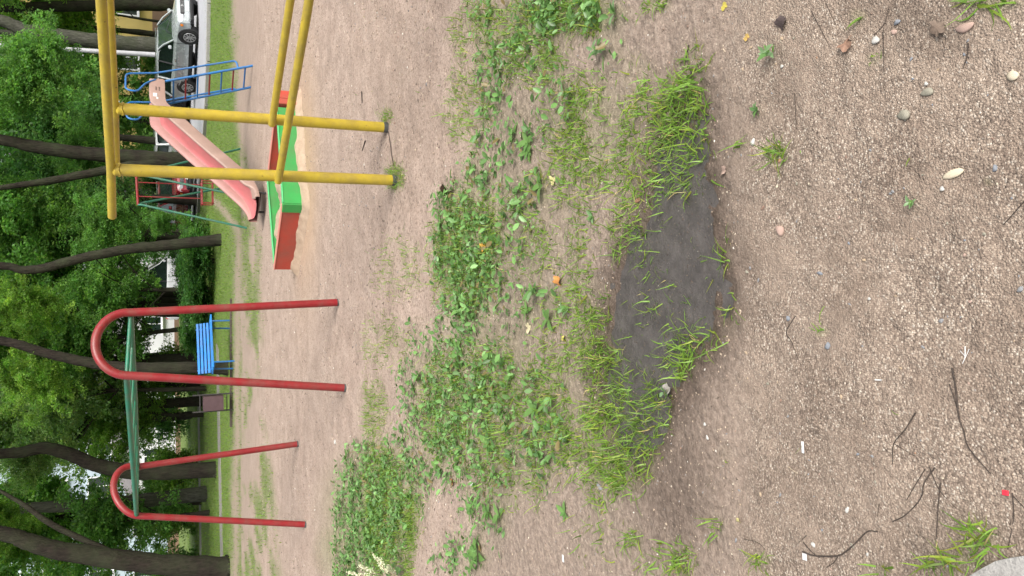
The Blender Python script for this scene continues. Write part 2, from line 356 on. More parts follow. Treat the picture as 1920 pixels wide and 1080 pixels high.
# ---- ground sheet
rows = [-400, -150, -60, -25, -10, -5, -2.5, -1.2, -0.5, 0, 0.3]
yv = 0.5
while yv < 9: rows.append(yv); yv *= 1.0085
while yv < 60: rows.append(yv); yv *= 1.022
while yv < 1500: rows.append(yv); yv *= 1.12
rows = np.array(rows)
tt = np.concatenate([-np.geomspace(9, 0.62, 26), np.linspace(-0.58, 0.58, 300), np.geomspace(0.62, 9, 26)])
wd = np.where(rows > 0.5, rows+0.35, 0.85+np.abs(rows-0.5)*1.2)
gx = wd[:, None]*tt[None, :]; gy = np.repeat(rows[:, None], len(tt), 1)
vx = gx.ravel(); vy = gy.ravel(); vz = gz(vx, vy); vz[vy > 60] = 0
nr, nc = gx.shape; idx = np.arange(nr*nc).reshape(nr, nc)
fc = np.stack([idx[:-1, :-1], idx[:-1, 1:], idx[1:, 1:], idx[1:, :-1]], -1).reshape(-1, 4)
gme = raw_mesh('ground', np.stack([vx, vy, vz], 1), fc, 4, smooth=True)
front = vy > 0.6
px = np.full(vx.shape, 5000.0); py = np.full(vx.shape, 540.0)
a_, b_ = proj(np.stack([vx[front], vy[front], np.zeros(front.sum())], 1)); px[front] = a_; py[front] = b_
nz = fbm(vx*3.2, vy*3.2, 5, 3)
pdist = np.full(vx.shape, 9.0); nn = (np.abs(vx) < 4) & (vy > 0) & (vy < 6); pdist[nn] = poly_dist(vx[nn], vy[nn], pud_w)
wet = (1-sstep(-0.02, 0.24, pdist+(nz-0.5)*0.20))*1.0
damp = np.exp(-(((px-1270)/75)**2+((py-900)/150)**2))*0.85+np.exp(-(((px-1360)/45)**2+((py-400)/260)**2))*0.5+np.exp(-(((px-1800)/140)**2+((py-1060)/110)**2))*0.4+np.exp(-(((px-1730)/90)**2+((py-40)/60)**2))*0.4
wet = np.clip(np.maximum(wet, damp*(0.6+0.8*nz)), 0, 1)
grav = sstep(1330, 1430, px+(nz-0.5)*90)*(1-0.35*wet)
soil = np.maximum(sstep(880, 960, px+(nz-0.5)*120), 0.55*sstep(505, 455, px+(nz-0.5)*30))
grn = np.clip(np.maximum(verge(vx, vy, px, py), 0.30*blobsum(px, py, WEED)+0.22*np.minimum(1, blobsum(px, py, GRASS))), 0, 1); grn[~front] = 0
grn = np.where(px < 400, 1.0, grn); grn[~front] = 0
org = np.exp(-(((px-572)/22)**2+((py-330)/190)**2))*1.0
def vattr(me, name, r, g, b):
    at = me.color_attributes.new(name, 'FLOAT_COLOR', 'POINT'); c = np.ones((len(r), 4), np.float32); c[:, 0] = r; c[:, 1] = g; c[:, 2] = b; at.data.foreach_set('color', c.ravel())
vattr(gme, 'zone', grav, grn, wet); vattr(gme, 'zone2', soil, org, org*0)
def ground_material():
    m, n, p, o = new_mat('ground_soil'); L = n.links.new
    co = n.nodes.new('ShaderNodeTexCoord').outputs['Object']
    def at(nm):
        a = n.nodes.new('ShaderNodeAttribute'); a.attribute_name = nm; s = n.nodes.new('ShaderNodeSeparateColor'); L(a.outputs['Color'], s.inputs[0]); return s.outputs
    z1 = at('zone'); z2 = at('zone2')
    big = noise(n, co, 1.6, 5, 0.6); mid = noise(n, co, 13, 6, 0.7); fine = noise(n, co, 120, 3, 0.7)
    sand = mixc(n, 0.5, ramp(n, mid, [(0.25, (0.30, 0.222, 0.176)), (0.75, (0.455, 0.362, 0.300))]), ramp(n, big, [(0.3, (0.36, 0.278, 0.226)), (0.7, (0.44, 0.350, 0.290))]))
    sand = mixc(n, 1.0, sand, ramp(n, fine, [(0.25, (0.6, 0.6, 0.6)), (0.75, (1.25, 1.25, 1.25))]), 'MULTIPLY')
    sand = mixc(n, 1.0, sand, ramp(n, noise(n, co, 42, 4, 0.6), [(0.36, (0.62, 0.60, 0.58)), (0.46, (1, 1, 1)), (0.62, (1, 1, 1)), (0.72, (1.15, 1.15, 1.15))]), 'MULTIPLY')
    sand = mixc(n, 1.0, sand, (1.10, 1.085, 1.075), 'MULTIPLY')
    sand = mixc(n, 1.0, sand, ramp(n, noise(n, co, 4.5, 4, 0.6), [(0.32, (0.84, 0.83, 0.82)), (0.62, (1.06, 1.06, 1.06))]), 'MULTIPLY')
    sand = mixc(n, z2[1], sand, (0.44, 0.305, 0.195))
    soil_ = ramp(n, noise(n, co, 45, 6, 0.75), [(0.25, (0.14, 0.105, 0.082)), (0.5, (0.285, 0.22, 0.175)), (0.75, (0.45, 0.365, 0.295))])
    c = mixc(n, z2[0], sand, soil_)
    def vor(scale):
        v = nd(n, 'ShaderNodeTexVoronoi', Scale=scale); L(co, v.inputs['Vector']); return v
    v1 = vor(215); v2 = vor(75)
    s = n.nodes.new('ShaderNodeSeparateColor'); L(v1.outputs['Color'], s.inputs[0])
    gr = ramp(n, s.outputs[0], [(0.0, (0.13, 0.10, 0.08)), (0.25, (0.26, 0.20, 0.156)), (0.55, (0.35, 0.275, 0.214)), (0.85, (0.46, 0.375, 0.295)), (1.0, (0.62, 0.55, 0.46))])
    gr = mixc(n, ramp(n, v1.outputs['Distance'], [(0.35, (0, 0, 0)), (0.75, (0.75, 0.75, 0.75))]), gr, (0.17, 0.13, 0.102))
    gr = mixc(n, ramp(n, noise(n, co, 5, 5), [(0.42, (0, 0, 0)), (0.68, (0.75, 0.75, 0.75))]), gr, (0.30, 0.232, 0.18))
    gr = mixc(n, 1.0, gr, ramp(n, noise(n, co, 3.2, 4, 0.65), [(0.34, (0.80, 0.78, 0.77)), (0.6, (1.06, 1.06, 1.06))]), 'MULTIPLY')
    c = mixc(n, z1[0], c, gr)
    gcol = ramp(n, noise(n, co, 9, 6, 0.75), [(0.25, (0.06, 0.085, 0.022)), (0.5, (0.115, 0.18, 0.034)), (0.78, (0.20, 0.26, 0.075))])
    gm = mth(n, 'MULTIPLY', z1[1], mth(n, 'ADD', 0.45, noise(n, co, 22, 5, 0.7)), True)
    c = mixc(n, gm, c, gcol)
    c = mixc(n, z1[2], c, mixc(n, 1.0, c, (0.34, 0.315, 0.30), 'MULTIPLY'))
    L(c, p.inputs['Base Color'])
    L(ramp(n, z1[2], [(0.2, (0.95,)*3), (1.0, (0.52,)*3)]), p.inputs['Roughness']); p.inputs['Specular IOR Level'].default_value = 0.3
    h = mth(n, 'ADD', mth(n, 'MULTIPLY', mid, mth(n, 'SUBTRACT', 0.75, mth(n, 'MULTIPLY', z1[0], 0.55))), mth(n, 'ADD', mth(n, 'MULTIPLY', fine, 0.10), mth(n, 'MULTIPLY', noise(n, co, 34, 5, 0.7), 0.30)))
    h = mth(n, 'SUBTRACT', h, mth(n, 'MULTIPLY', mth(n, 'MULTIPLY', v1.outputs['Distance'], z1[0]), 0.10))
    b = nd(n, 'ShaderNodeBump', Strength=0.9, Distance=0.035); L(h, b.inputs['Height']); L(b.outputs[0], p.inputs['Normal'])
    return m
ground = link('ground', gme, ground_material()); tag(ground, kind='structure')

# ---- puddle
def puddle_material():
    m, n, p, o = new_mat('muddy_water'); co = n.nodes.new('ShaderNodeTexCoord').outputs['Object']
    c = ramp(n, noise(n, co, 14, 6, 0.7), [(0.3, (0.050, 0.044, 0.041)), (0.7, (0.105, 0.093, 0.086))])
    n.links.new(c, p.inputs['Base Color'])
    n.links.new(ramp(n, noise(n, co, 9, 5), [(0.3, (0.16,)*3), (0.7, (0.42,)*3)]), p.inputs['Roughness'])
    b = nd(n, 'ShaderNodeBump', Strength=0.6, Distance=0.008); n.links.new(noise(n, co, 60, 5, 0.7), b.inputs['Height']); n.links.new(b.outputs[0], p.inputs['Normal'])
    return m
cen = pud_w.mean(0); ring = [cen+(q-cen)*1.06 for q in pud_w]
pv = []; pf = []
NX, NY = 90, 50; lo = pud_w.min(0)-0.12; hi = pud_w.max(0)+0.12
X_, Y_ = np.meshgrid(np.linspace(lo[0], hi[0], NX), np.linspace(lo[1], hi[1], NY)); ins = poly_dist(X_, Y_, pud_w) < 0.10
idm = -np.ones(X_.shape, int); keep = np.zeros(X_.shape, bool)
cells = [(j, i) for j in range(NY-1) for i in range(NX-1) if ins[j:j+2, i:i+2].all()]
for j, i in cells: keep[j:j+2, i:i+2] = True
idm[keep] = np.arange(keep.sum())
pme = raw_mesh('puddle', np.stack([X_[keep], Y_[keep], np.full(keep.sum(), -0.0105)], 1), [[idm[j, i], idm[j, i+1], idm[j+1, i+1], idm[j+1, i]] for j, i in cells], 4, smooth=True)
tag(link('puddle', pme, puddle_material()), kind='structure')

# ---- road, path, kerb, slab
def sheet(name, pts, z, mat, kind='structure', thick=0.0):
    mb = MB(); n = len(pts); v = [(*p[:2], z) for p in pts]
    if thick:
        v += [(*p[:2], z-thick) for p in pts]; mb.add(v, [tuple(range(n))]+[(i, n+i, n+(i+1) % n, (i+1) % n) for i in range(n)])
    else: mb.add(v, [tuple(range(n))])
    o = mb.build(name, mat); return tag(o, kind=kind)
ne = [(40, 12), (22, 18.5), (14, 21.0), (10, 22.3), (8.0, 22.9), (6.6, 23.6), (5.6, 24.6), (4.6, 26.3), (3.4, 28.8), (2.2, 31.5), (0.2, 36), (-4, 46)]
fe = [(2, 48.5), (7.0, 39), (9.2, 35), (11.5, 31.8), (15, 29.2), (24, 25.5), (42, 19)]
sheet('road', ne+fe, 0.030, M['asphalt'], thick=0.05)
mb = MB()
for a, b in zip(ne[:-1], ne[1:]):
    a = np.array(a); b = np.array(b); L = np.linalg.norm(b-a); k = max(1, int(L/1.0)); ax = (*(b-a)/L, 0)
    for i in range(k):
        c = a+(b-a)*(i+0.5)/k; mb.box((c[0], c[1], 0.03), L/k-0.015, 0.14, 0.14, ax, bev=0.01)
tag(mb.build('road_kerb', M['concrete']), kind='structure')
sheet('footpath', [(-14, 19.8), (-9, 20.4), (-4, 21.2), (-1.5, 21.4), (-1.4, 22.1), (-4, 21.95), (-9, 21.2), (-14, 20.7)], 0.022, M['path'], thick=0.03)
sheet('far_path', [(-40, 31.5), (-12, 31.3), (-2.5, 31.5), (-1.5, 33.0), (-12, 32.4), (-40, 32.6)], 0.020, M['path'], thick=0.03)
mb = MB()
ka = G(435, 560); kb = G(436, 800); ke = kb-ka; kl = np.linalg.norm(ke)
for i, (s0, s1) in enumerate(((0, .34), (.35, .68), (.69, 1))):
    c = ka+ke*(s0+s1)/2; mb.box((c[0], c[1], -0.01+0.006*i), kl*(s1-s0), 0.06, 0.11, ke/kl, bev=0.008)
tag(mb.build('wooden_kerb', M['kerbwood']), kind='structure')
c0 = [G(1822, 1080), G(1852, 1062), G(1875, 1050), G(1898, 1045), G(1925, 1041)]
sl_ = [tuple(q[:2]) for q in c0]+[(-0.50, 0.86), (-0.52, 0.60), (-1.05, 0.60), (-1.05, 1.05)]
sheet('paving_slab', sl_, 0.014, M['concrete'], thick=0.05)

# ------------------------------------------------------------------ yellow parallel bars
A0 = G(724, 239); B0 = G(742, 338); bd = np.array([0.57, -0.82, 0]); bd /= np.linalg.norm(bd)
t = thing('parallel_bars', 'yellow steel parallel bars with low rails, cut off by the picture edge', 'parallel bars', (A0+B0)/2)
LEN = 2.5
def bars(P0, over, ztop, zlow, tilt, lean):
    top = P0+np.array([lean, 0, ztop]); far_ = P0+bd*LEN
    for q, nm in ((P0, 'near'), (far_, 'off')):
        base = np.array([q[0], q[1], gz1(q[0], q[1])-0.03]); tp = np.array([q[0]+lean, q[1], ztop-0.02])
        po = tub('post', [base, base+(tp-base)*0.5, tp], 0.0365, M['yellow'], t, 16)
        b = base+(tp-base)*0.012
        tub('bare_foot', [base+np.array([0, 0, .02]), base+(tp-base)*0.035], 0.0373, M['bare'], po, 16, rnd=False)
    tub('top_bar', [top-bd*over+np.array([0, 0, tilt*over]), top, top+bd*(LEN+over)-np.array([0, 0, tilt*0.8])], 0.0255, M['yellow'], t, 14)
    for zc in (zlow, ztop-0.045):
        for q in (P0, far_):
            tub('weld_bead', [(q[0]+lean*zc/ztop+.0385*math.cos(a), q[1]+.0385*math.sin(a), zc+.006*math.sin(3*a)) for a in np.linspace(0, 6.283, 15)], .0045, M['yellow'], t, 6)
    q = P0+np.array([lean*0.45, 0, zlow]); side = np.array([-0.03, -0.045, 0])
    tub('low_rail', [q+side-bd*0.02, q+side+bd*LEN*0.5-np.array([0, 0, .004]), q+side+bd*(LEN+.05)], 0.0235, M['yellow'], t, 14)
bars(B0, 0.43, 1.725, 0.78, 0.03, -0.02); bars(A0, 0.475, 1.712, 0.785, 0.025, -0.014)

# ------------------------------------------------------------------ red arches with green ladder
t = thing('monkey_bars', 'red bent tube arches carrying a green horizontal ladder', 'climbing frame', (G(648, 728)+G(573, 984))/2)
def arch(bl, br, al, ar, ap):
    up = [al+(ap-al)*0 , ]
    c = (al+ar)/2; hv = ap-c; wv = (al-ar)/2; arc = []
    for k in range(0, 17):
        th = math.pi*k/16; arc.append(c+wv*math.cos(th)*(1-0.0)+hv*math.sin(th))
    legL = [bl+(al-bl)*f for f in (0, .33, .66, .93)]; legR = [br+(ar-br)*f for f in (.93, .66, .33, 0)]
    path = legL+arc+legR
    return bez(path, 2)
nl, nr_ = G(648, 728), G(633, 567); fl, fr_ = G(573, 984), G(560, 832)
for q in (nl, nr_, fl, fr_): q[2] = gz1(q[0], q[1])-0.02
nal, nar, nap = V(237, 704, 6.75), V(245, 586, 6.93), V(179, 641, 6.84)
fal, far, fap = V(256, 967, 8.80), V(258, 875, 9.15), V(213, 910, 8.97)
for i, (bl, br, al, ar, ap) in enumerate(((nl, nr_, nal, nar, nap), (fl, fr_, fal, far, fap))):
    o = tub('arch', arch(bl, br, al, ar, ap), 0.034, M['red'], t, 14)
    for q, a in ((bl, al), (br, ar)):
        d_ = (a-q)/np.linalg.norm(a-q); tub('worn_foot', [q+d_*.012, q+d_*0.034], 0.0346, M['bare'], o, 14, rnd=False)
ld = MB()
tub('ladder_rail', [nal, (nal+fal)/2, fal], 0.022, M['green'], t, 12); tub('ladder_rail', [nar, (nar+far)/2+np.array([0, 0, -.004]), far], 0.022, M['green'], t, 12)
for k in range(7):
    f = k/6*0.97+0.012; tub('rung', [nar+(far-nar)*f, nal+(fal-nal)*f], 0.017, M['green'], t, 10)

# ------------------------------------------------------------------ sandbox
K = [G(531, 378, .25), G(515, 500, .25), G(502, 335, .25), G(519, 187, .25)]
t = thing('sandbox', 'low square sandbox of red and green painted boards beside the slide', 'sandbox', (sum(K)/4*np.array([1, 1, 0])))
def board(a, b, mat, over0, over1, h=0.30, th=0.045):
    a = np.array([a[0], a[1], 0]); b = np.array([b[0], b[1], 0]); e = (b-a)/np.linalg.norm(b-a); a = a-e*over0; b = b+e*over1
    c = (a+b)/2; c[2] = 0.25-h/2
    o = MB().box(c, np.linalg.norm(b-a), th, h, e, bev=0.006).build('board', mat, t); return o
board(K[0], K[3], M['boxgreen'], 0.03, -0.10, 0.301)
board(K[1], K[0], M['boxred'], 0.03, -0.10, 0.298); board(K[2], K[1], M['boxgreen'], 0.02, -0.03, 0.296); board(K[3], K[2], M['boxred'], 0.05, -0.03, 0.299)
def cap_board(a, b, mat, s0, s1):
    a = np.array([a[0], a[1], 0.254]); b = np.array([b[0], b[1], 0.254]); e = (b-a)/np.linalg.norm(b-a); a = a-e*s0; b = b+e*s1; n_ = np.array([-e[1], e[0], 0])
    MB().box((a+b)/2+n_*0.004, np.linalg.norm(b-a), 0.066, 0.012, e, bev=0.004).build('top_strip', mat, t)
M['striplight'] = pmat('pale_pink_strip', (0.60, 0.24, 0.19), (0.52, 0.19, 0.15), 6, 0.55); M['stripgreen'] = pmat('light_green_strip', (0.10, 0.52, 0.19), (0.08, 0.44, 0.15), 6, 0.55)  # top strips in paler tones of the board colours
cap_board(K[0], K[3], M['stripgreen'], 0.02, -0.12); cap_board(K[1], K[0], M['striplight'], 0.03, -0.05); cap_board(K[2], K[1], M['stripgreen'], 0.01, -0.05); cap_board(K[3], K[2], M['striplight'], 0.0, -0.05)
e_ = (K[1]-K[0])/np.linalg.norm(K[1]-K[0])
q = K[0]+e_*0.06; MB().box((q[0]-0.012, q[1]-0.012, 0.107), 0.12, 0.05, 0.304, e_, bev=0.006).build('corner_block', M['boxgreen'], t)
q = K[3]; MB().box((q[0]+.02, q[1]-.012, 0.108), 0.17, 0.055, 0.302, (K[3]-K[0])/np.linalg.norm(K[3]-K[0]), bev=0.006).build('corner_block', M['boxred'], t)
# sand in it, and spilled against it
def heap(name, label, poly, zf, step=0.035):
    poly = np.array(poly); lo = poly.min(0); hi = poly.max(0); X, Y2 = np.meshgrid(np.arange(lo[0], hi[0]+step, step), np.arange(lo[1], hi[1]+step, step))
    d = poly_dist(X, Y2, poly); ok = d < 0.0; idm = -np.ones(X.shape, int)
    cl = [(j, i) for j in range(X.shape[0]-1) for i in range(X.shape[1]-1) if ok[j:j+2, i:i+2].all()]; kp = np.zeros(X.shape, bool)
    for j, i in cl: kp[j:j+2, i:i+2] = True
    idm[kp] = np.arange(kp.sum()); Z = zf(X, Y2, d)
    me = raw_mesh(name, np.stack([X[kp], Y2[kp], Z[kp]], 1), [[idm[j, i], idm[j, i+1], idm[j+1, i+1], idm[j+1, i]] for j, i in cl], 4, smooth=True)
    return tag(link(name, me, M['sandpile']), label, 'sand', kind='stuff')
kc = sum(K)/4
inner = [tuple((kc+(q-kc)*0.985)[:2]) for q in K]
heap('sand_heap', 'lumpy yellow sand filling the sandbox', inner, lambda X, Y2, d: 0.09+0.17*np.clip(-d/0.35, 0, 1)*fbm(X*5, Y2*5, 4, 3)+0.07*np.exp(-((X-K[1][0]-.35)**2+(Y2-K[1][1]+.05)**2)/0.10)+0.05*fbm(X*11, Y2*11, 8, 2))
out = [tuple((kc+(q-kc)*s)[:2]) for q, s in zip(K, (1.42, 1.25, 1.18, 1.3))]
def spill(X, Y2, d):
    din = poly_dist(X, Y2, np.array([tuple((kc+(q-kc)*0.99)[:2]) for q in K]))
    return gz(X, Y2)-0.012+(0.062+0.10*fbm(X*4, Y2*4, 14, 3)**1.5)*np.clip(1-np.abs(din)/0.24, 0, 1)**1.2*np.clip(-d/0.10, 0, 1)
heap('spilled_sand', 'yellowish sand spilled along the outside of the sandbox boards', out, spill, 0.03)

# ------------------------------------------------------------------ slide
c_ = np.array([-0.66, 0.75, 0]); d_ = np.array([-0.75, -0.66, 0])
N0 = np.array([2.95, 13.0, 0]); WD = 0.50
t = thing('slide', 'children slide with faded pink plastic chute and blue tube ladder', 'slide', (2.4, 12.6, 0))
prof = [(-0.55, 1.36), (-0.05, 1.355), (0.12, 1.29), (0.5, 1.04), (1.0, 0.70), (1.4, 0.42), (1.62, 0.28), (1.80, 0.195), (1.98, 0.155), (2.12, 0.15)]
pp = bez([(s, 0, z) for s, z in prof], 4)
def chute_strip(offs):
    """offs(s): list of (cross, height) points"""
    mb = MB(); v = []; f = []; n = None
    for p in pp:
        o = offs(p[0]); n = len(o)
        for cx, hz in o: w = N0+d_*p[0]+c_*cx; v.append((w[0], w[1], p[2]+hz))
    for i in range(len(pp)-1):
        for k in range(n-1): f.append((i*n+k, i*n+k+1, (i+1)*n+k+1, (i+1)*n+k))
    mb.add(v, f, True); return mb
def wallh(s): return 0.185*(1-0.55*sstep(1.55, 2.12, np.array(s)))
def near_end(s): return 1-sstep(1.83, 1.95, np.array(s))
ch = chute_strip(lambda s: [(0.055, 0.035), (0.075, 0.008), (0.14, -0.006), (WD/2, -0.010), (WD-0.14, -0.006), (WD-0.075, 0.008), (WD-0.055, 0.035)]).build('chute_floor', M['pinkin'], t)
for nm, x0, x1, ww in (('side_wall', 0.0, 0.055, 1), ('side_wall', WD, WD-0.055, 0)):
    def of(s, x0=x0, x1=x1, ww=ww):
        h = float(wallh(s))*(float(near_end(s))*0.75+0.25 if ww else 1); sg = 1 if x1 > x0 else -1
        return [(x0, -0.04), (x0-sg*0.006, h-0.03), (x0+sg*0.004, h-0.006), (x0+sg*0.02, h), (x0+sg*0.036, h-0.008), (x1-sg*.008, 0.06), (x1, 0.0349)]
    chute_strip(of).build(nm, M['pinkout'] if ww else M['pinkside'], t)
chute_strip(lambda s: [(0.0, -0.0395), (WD*0.5, -0.05), (WD, -0.0395)]).build('underside', M['pinkout'], t)
MB().box(N0-d_*0.56+c_*WD/2+np.array([0, 0, 1.38]), 0.03, WD+.01, 0.10, d_, bev=0.01).build('platform_lip', M['pinkout'], t)
# worn holes, cracked sticker marks on the near wall
for s, hh, w_, h_ in ((-0.13, 0.10, 0.09, 0.06), (-0.05, 0.07, 0.05, 0.03)):
    MB().box(N0+d_*s-c_*0.006+np.array([0, 0, 1.36+hh]), w_, 0.004, h_, d_, bev=0.002).build('peeled_patch', M['paper'], t)
for k in range(6):
    s = -0.33+0.035*(k % 3); MB().box(N0+d_*s-c_*0.0062+np.array([0, 0, 1.40+0.045*(k//3)]), 0.016, 0.003, 0.02, d_).build('scratched_mark', M['twig'], t)
# steel leg under the end
for cx in (0.06, WD-0.06):
    q = N0+d_*1.97+c_*cx; tub('end_leg', [(q[0], q[1], 0.12), (q[0], q[1], gz1(q[0], q[1])-0.02)], 0.016, M['dark'], t, 8)
q = N0+d_*1.97; MB().box((q+c_*WD/2+np.array([0, 0, .085])), 0.03, WD-.1, 0.025, d_, bev=.004).build('end_crossbar', M['dark'], t)
# ladder
fR = np.array([3.707, 13.24, 0]); fL = fR+c_*0.42; tR = N0-d_*0.55+c_*0.03+np.array([0, 0, 1.33]); tL = tR+c_*(WD-.06)
for a, b in ((fR, tR), (fL, tL)):
    a = a.copy(); a[2] = gz1(a[0], a[1])-0.02; tub('ladder_rail', [a, (a+b)/2, b], 0.019, M['blue'], t, 10)
for k in range(7):
    f = 0.085+k*0.135; tub('rung', [fR+(tR-fR)*f, fL+(tL-fL)*f], 0.013, M['red'] if k in (1, 3, 5) else M['blue'], t, 8)
for a, b, sg in ((fR, tR, -1), (fL, tL, 1)):
    o_ = c_*sg*0.06-d_*0.12+np.array([0, 0, 0.02]); st = a+(b-a)*0.17
    top = b+np.array([0, 0, 0.54])-d_*0.05+c_*sg*0.05; topf = top+d_*0.42
    tub('handrail', fillet([st, st+o_, b+o_+np.array([0, 0, .1]), top, topf, topf+d_*0.03+np.array([0, 0, -.16]), b+d_*0.14+c_*sg*0.04+np.array([0, 0, 0.26]), b+d_*0.02+c_*sg*0.035+np.array([0, 0, .12])], 0.09, 6), 0.015, M['blue'], t, 9)

# ------------------------------------------------------------------ small green swing behind the slide
TL, TR = np.array([1.52, 14.8, 1.745]), np.array([2.03, 14.75, 1.765])
FL, FR, BL, BR = [np.array([x, y, -0.02]) for x, y in ((1.12, 14.39), (1.66, 14.30), (2.02, 15.35), (2.70, 15.35))]
t = thing('child_swing', 'small green tube swing with red top bar and red cage seat behind the slide', 'swing', (1.85, 14.85, 0))
tub('top_bar', [TL, TR], 0.022, M['red'], t)
for a, b in ((TL, FL), (TL, BL), (TR, FR), (TR, BR)):
    o = np.array([0.0, -0.03, 0]) if b[1] < 15 else np.array([0.03, .03, 0]); tub('leg', fillet([a, a+o+np.array([0, 0, -.04]), b], .05, 4), 0.019, M['dgreen'], t)
s0 = TL+(TR-TL)*0.28; s1 = TL+(TR-TL)*0.75
z_ = 0.72
for s in (s0, s1):
    tub('hanger', [s, (s[0], s[1], z_)], 0.010, M['red'], t, 8)
def loop(pts, nm, r=0.011): tub(nm, fillet(pts+[pts[0]], 0.03, 3), r, M['red'], t, 8)
x0, x1, y0, y1 = 1.55, 1.98, 14.62, 14.94
loop([(x0, y0, z_), (x1, y0, z_), (x1, y1, z_), (x0, y1, z_)], 'guard_rail')
for x in (x0+.02, x1-.02):
    tub('seat_side', fillet([(x, y0, z_), (x, y0, .53), (x, y1, .53), (x, y1, z_)], .04, 3), 0.010, M['red'], t, 8)
for i in range(4): MB().box(((x0+x1)/2, y0+.04+i*.08, .54), x1-x0-.04, .055, .016, bev=.004).build('seat_slat', M['red'], t)

# ------------------------------------------------------------------ bench
fa, fb = G(436, 588), G(438.5, 686); be = (fa-fb); blen = np.linalg.norm(be[:2]); be = be/blen; bn = np.array([be[1], -be[0], 0])
if bn[1] > 0: bn = -bn
bn = bn*0.93+be*0.36; bn[2] = 0; bn /= np.linalg.norm(bn)
be = np.array([-bn[1], bn[0], 0]); be = be if be[0] > 0 else -be
bc = (fa+fb)/2; bc[2] = 0
t = thing('park_bench', 'bright blue slatted bench with backrest at the edge of the grass', 'bench', bc)
hw = 0.62
for s in (-0.5, 0.46):
    fo = bc+be*s; ro = fo-bn*0.34
    tub('leg', [fo+np.array([0, 0, -.02]), fo+np.array([0, 0, .40])], 0.017, M['blue'], t, 8)
    tub('back_leg', [ro-bn*0.04+np.array([0, 0, -.02]), ro+np.array([0, 0, .40]), ro-bn*0.07+np.array([0, 0, .70])], 0.017, M['blue'], t, 8)
    tub('seat_bearer', [fo+np.array([0, 0, .385]), ro+np.array([0, 0, .385])], 0.015, M['blue'], t, 8)
for i in range(4): MB().box(bc-bn*(0.03+i*0.095)+np.array([0, 0, .418]), hw*2, 0.075, 0.032, be, bev=.004).build('seat_slat', M['bluewood'], t)
for i in range(4):
    z = 0.475+i*0.066; MB().box(bc-bn*(0.325+(z-.4)*0.20)+np.array([0, 0, z]), hw*2-.06, 0.026, 0.048, be, up=np.array([0, 0, 1])-bn*0.2, bev=.004).build('back_slat', M['bluewood'], t)

# ------------------------------------------------------------------ litter bin
q0, q1 = V(382, 741, 17.45), V(418, 769, 17.45); bx = (q0[0]+q1[0])/2
t = thing('litter_bin', 'dark brown metal litter bin hung between two posts beside the blue bench', 'bin', (bx, 17.45, 0))
w_ = q0[0]-q1[0]; zb, zt = 0.205, 0.60
mb = MB(); a = w_/2-0.02
for dx, dy, sx, sy in ((0, -.14, w_-.04, .012), (0, .14, w_-.04, .012), (-a+.006, 0, .012, .268), (a-.006, 0, .012, .268)): mb.box((bx+dx, 17.45+dy, (zb+zt)/2), sx, sy, zt-zb, bev=.003)
mb.box((bx, 17.45, zb+.012), w_-.06, .262, .012); mb.build('bin_box', M['bin'], t)
for s in (-1, 1): tub('post', [(bx+s*(w_/2+.004), 17.45, -.02), (bx+s*(w_/2+.004), 17.45, .80)], 0.016, M['dark'], t, 8)
tub('crossbar', [(bx-w_/2, 17.45, .13), (bx+w_/2, 17.45, .13)], 0.010, M['dark'], t, 8); tub('crossbar', [(bx-w_/2, 17.45, .66), (bx+w_/2, 17.45, .66)], 0.010, M['dark'], t, 8)

# ------------------------------------------------------------------ lamp post
lp = V(298, 103, 33.0)
t = thing('lamp_post', 'tall pale grey metal lamp post standing behind the silver car', 'lamp post', (lp[0], 33, 0))
lb = np.array([lp[0]+0.06, 33, -0.05]); lt = V(0, 85, 33.0); lt2 = lb+(lt-lb)*1.35
tub('pole', [lb, lb+(lt2-lb)*.3, lb+(lt2-lb)*.7, lt2], [.10, .088, .078, .068], M['lamp'], t, 14)
tub('arm', bez([lt2, lt2+np.array([0, -.1, .5]), lt2+np.array([0, -.8, .9]), lt2+np.array([0, -1.5, 1.0])], 5), .035, M['lamp'], t, 10)
MB().box(lt2+np.array([0, -1.75, 1.0]), .5, .22, .10, (0, 1, 0), bev=.03).build('lamp_head', M['lamp'], t)
MB().tube([lb, lb+np.array([0, 0, .35])], .15, 14).build('base_flange', M['lamp'], t)

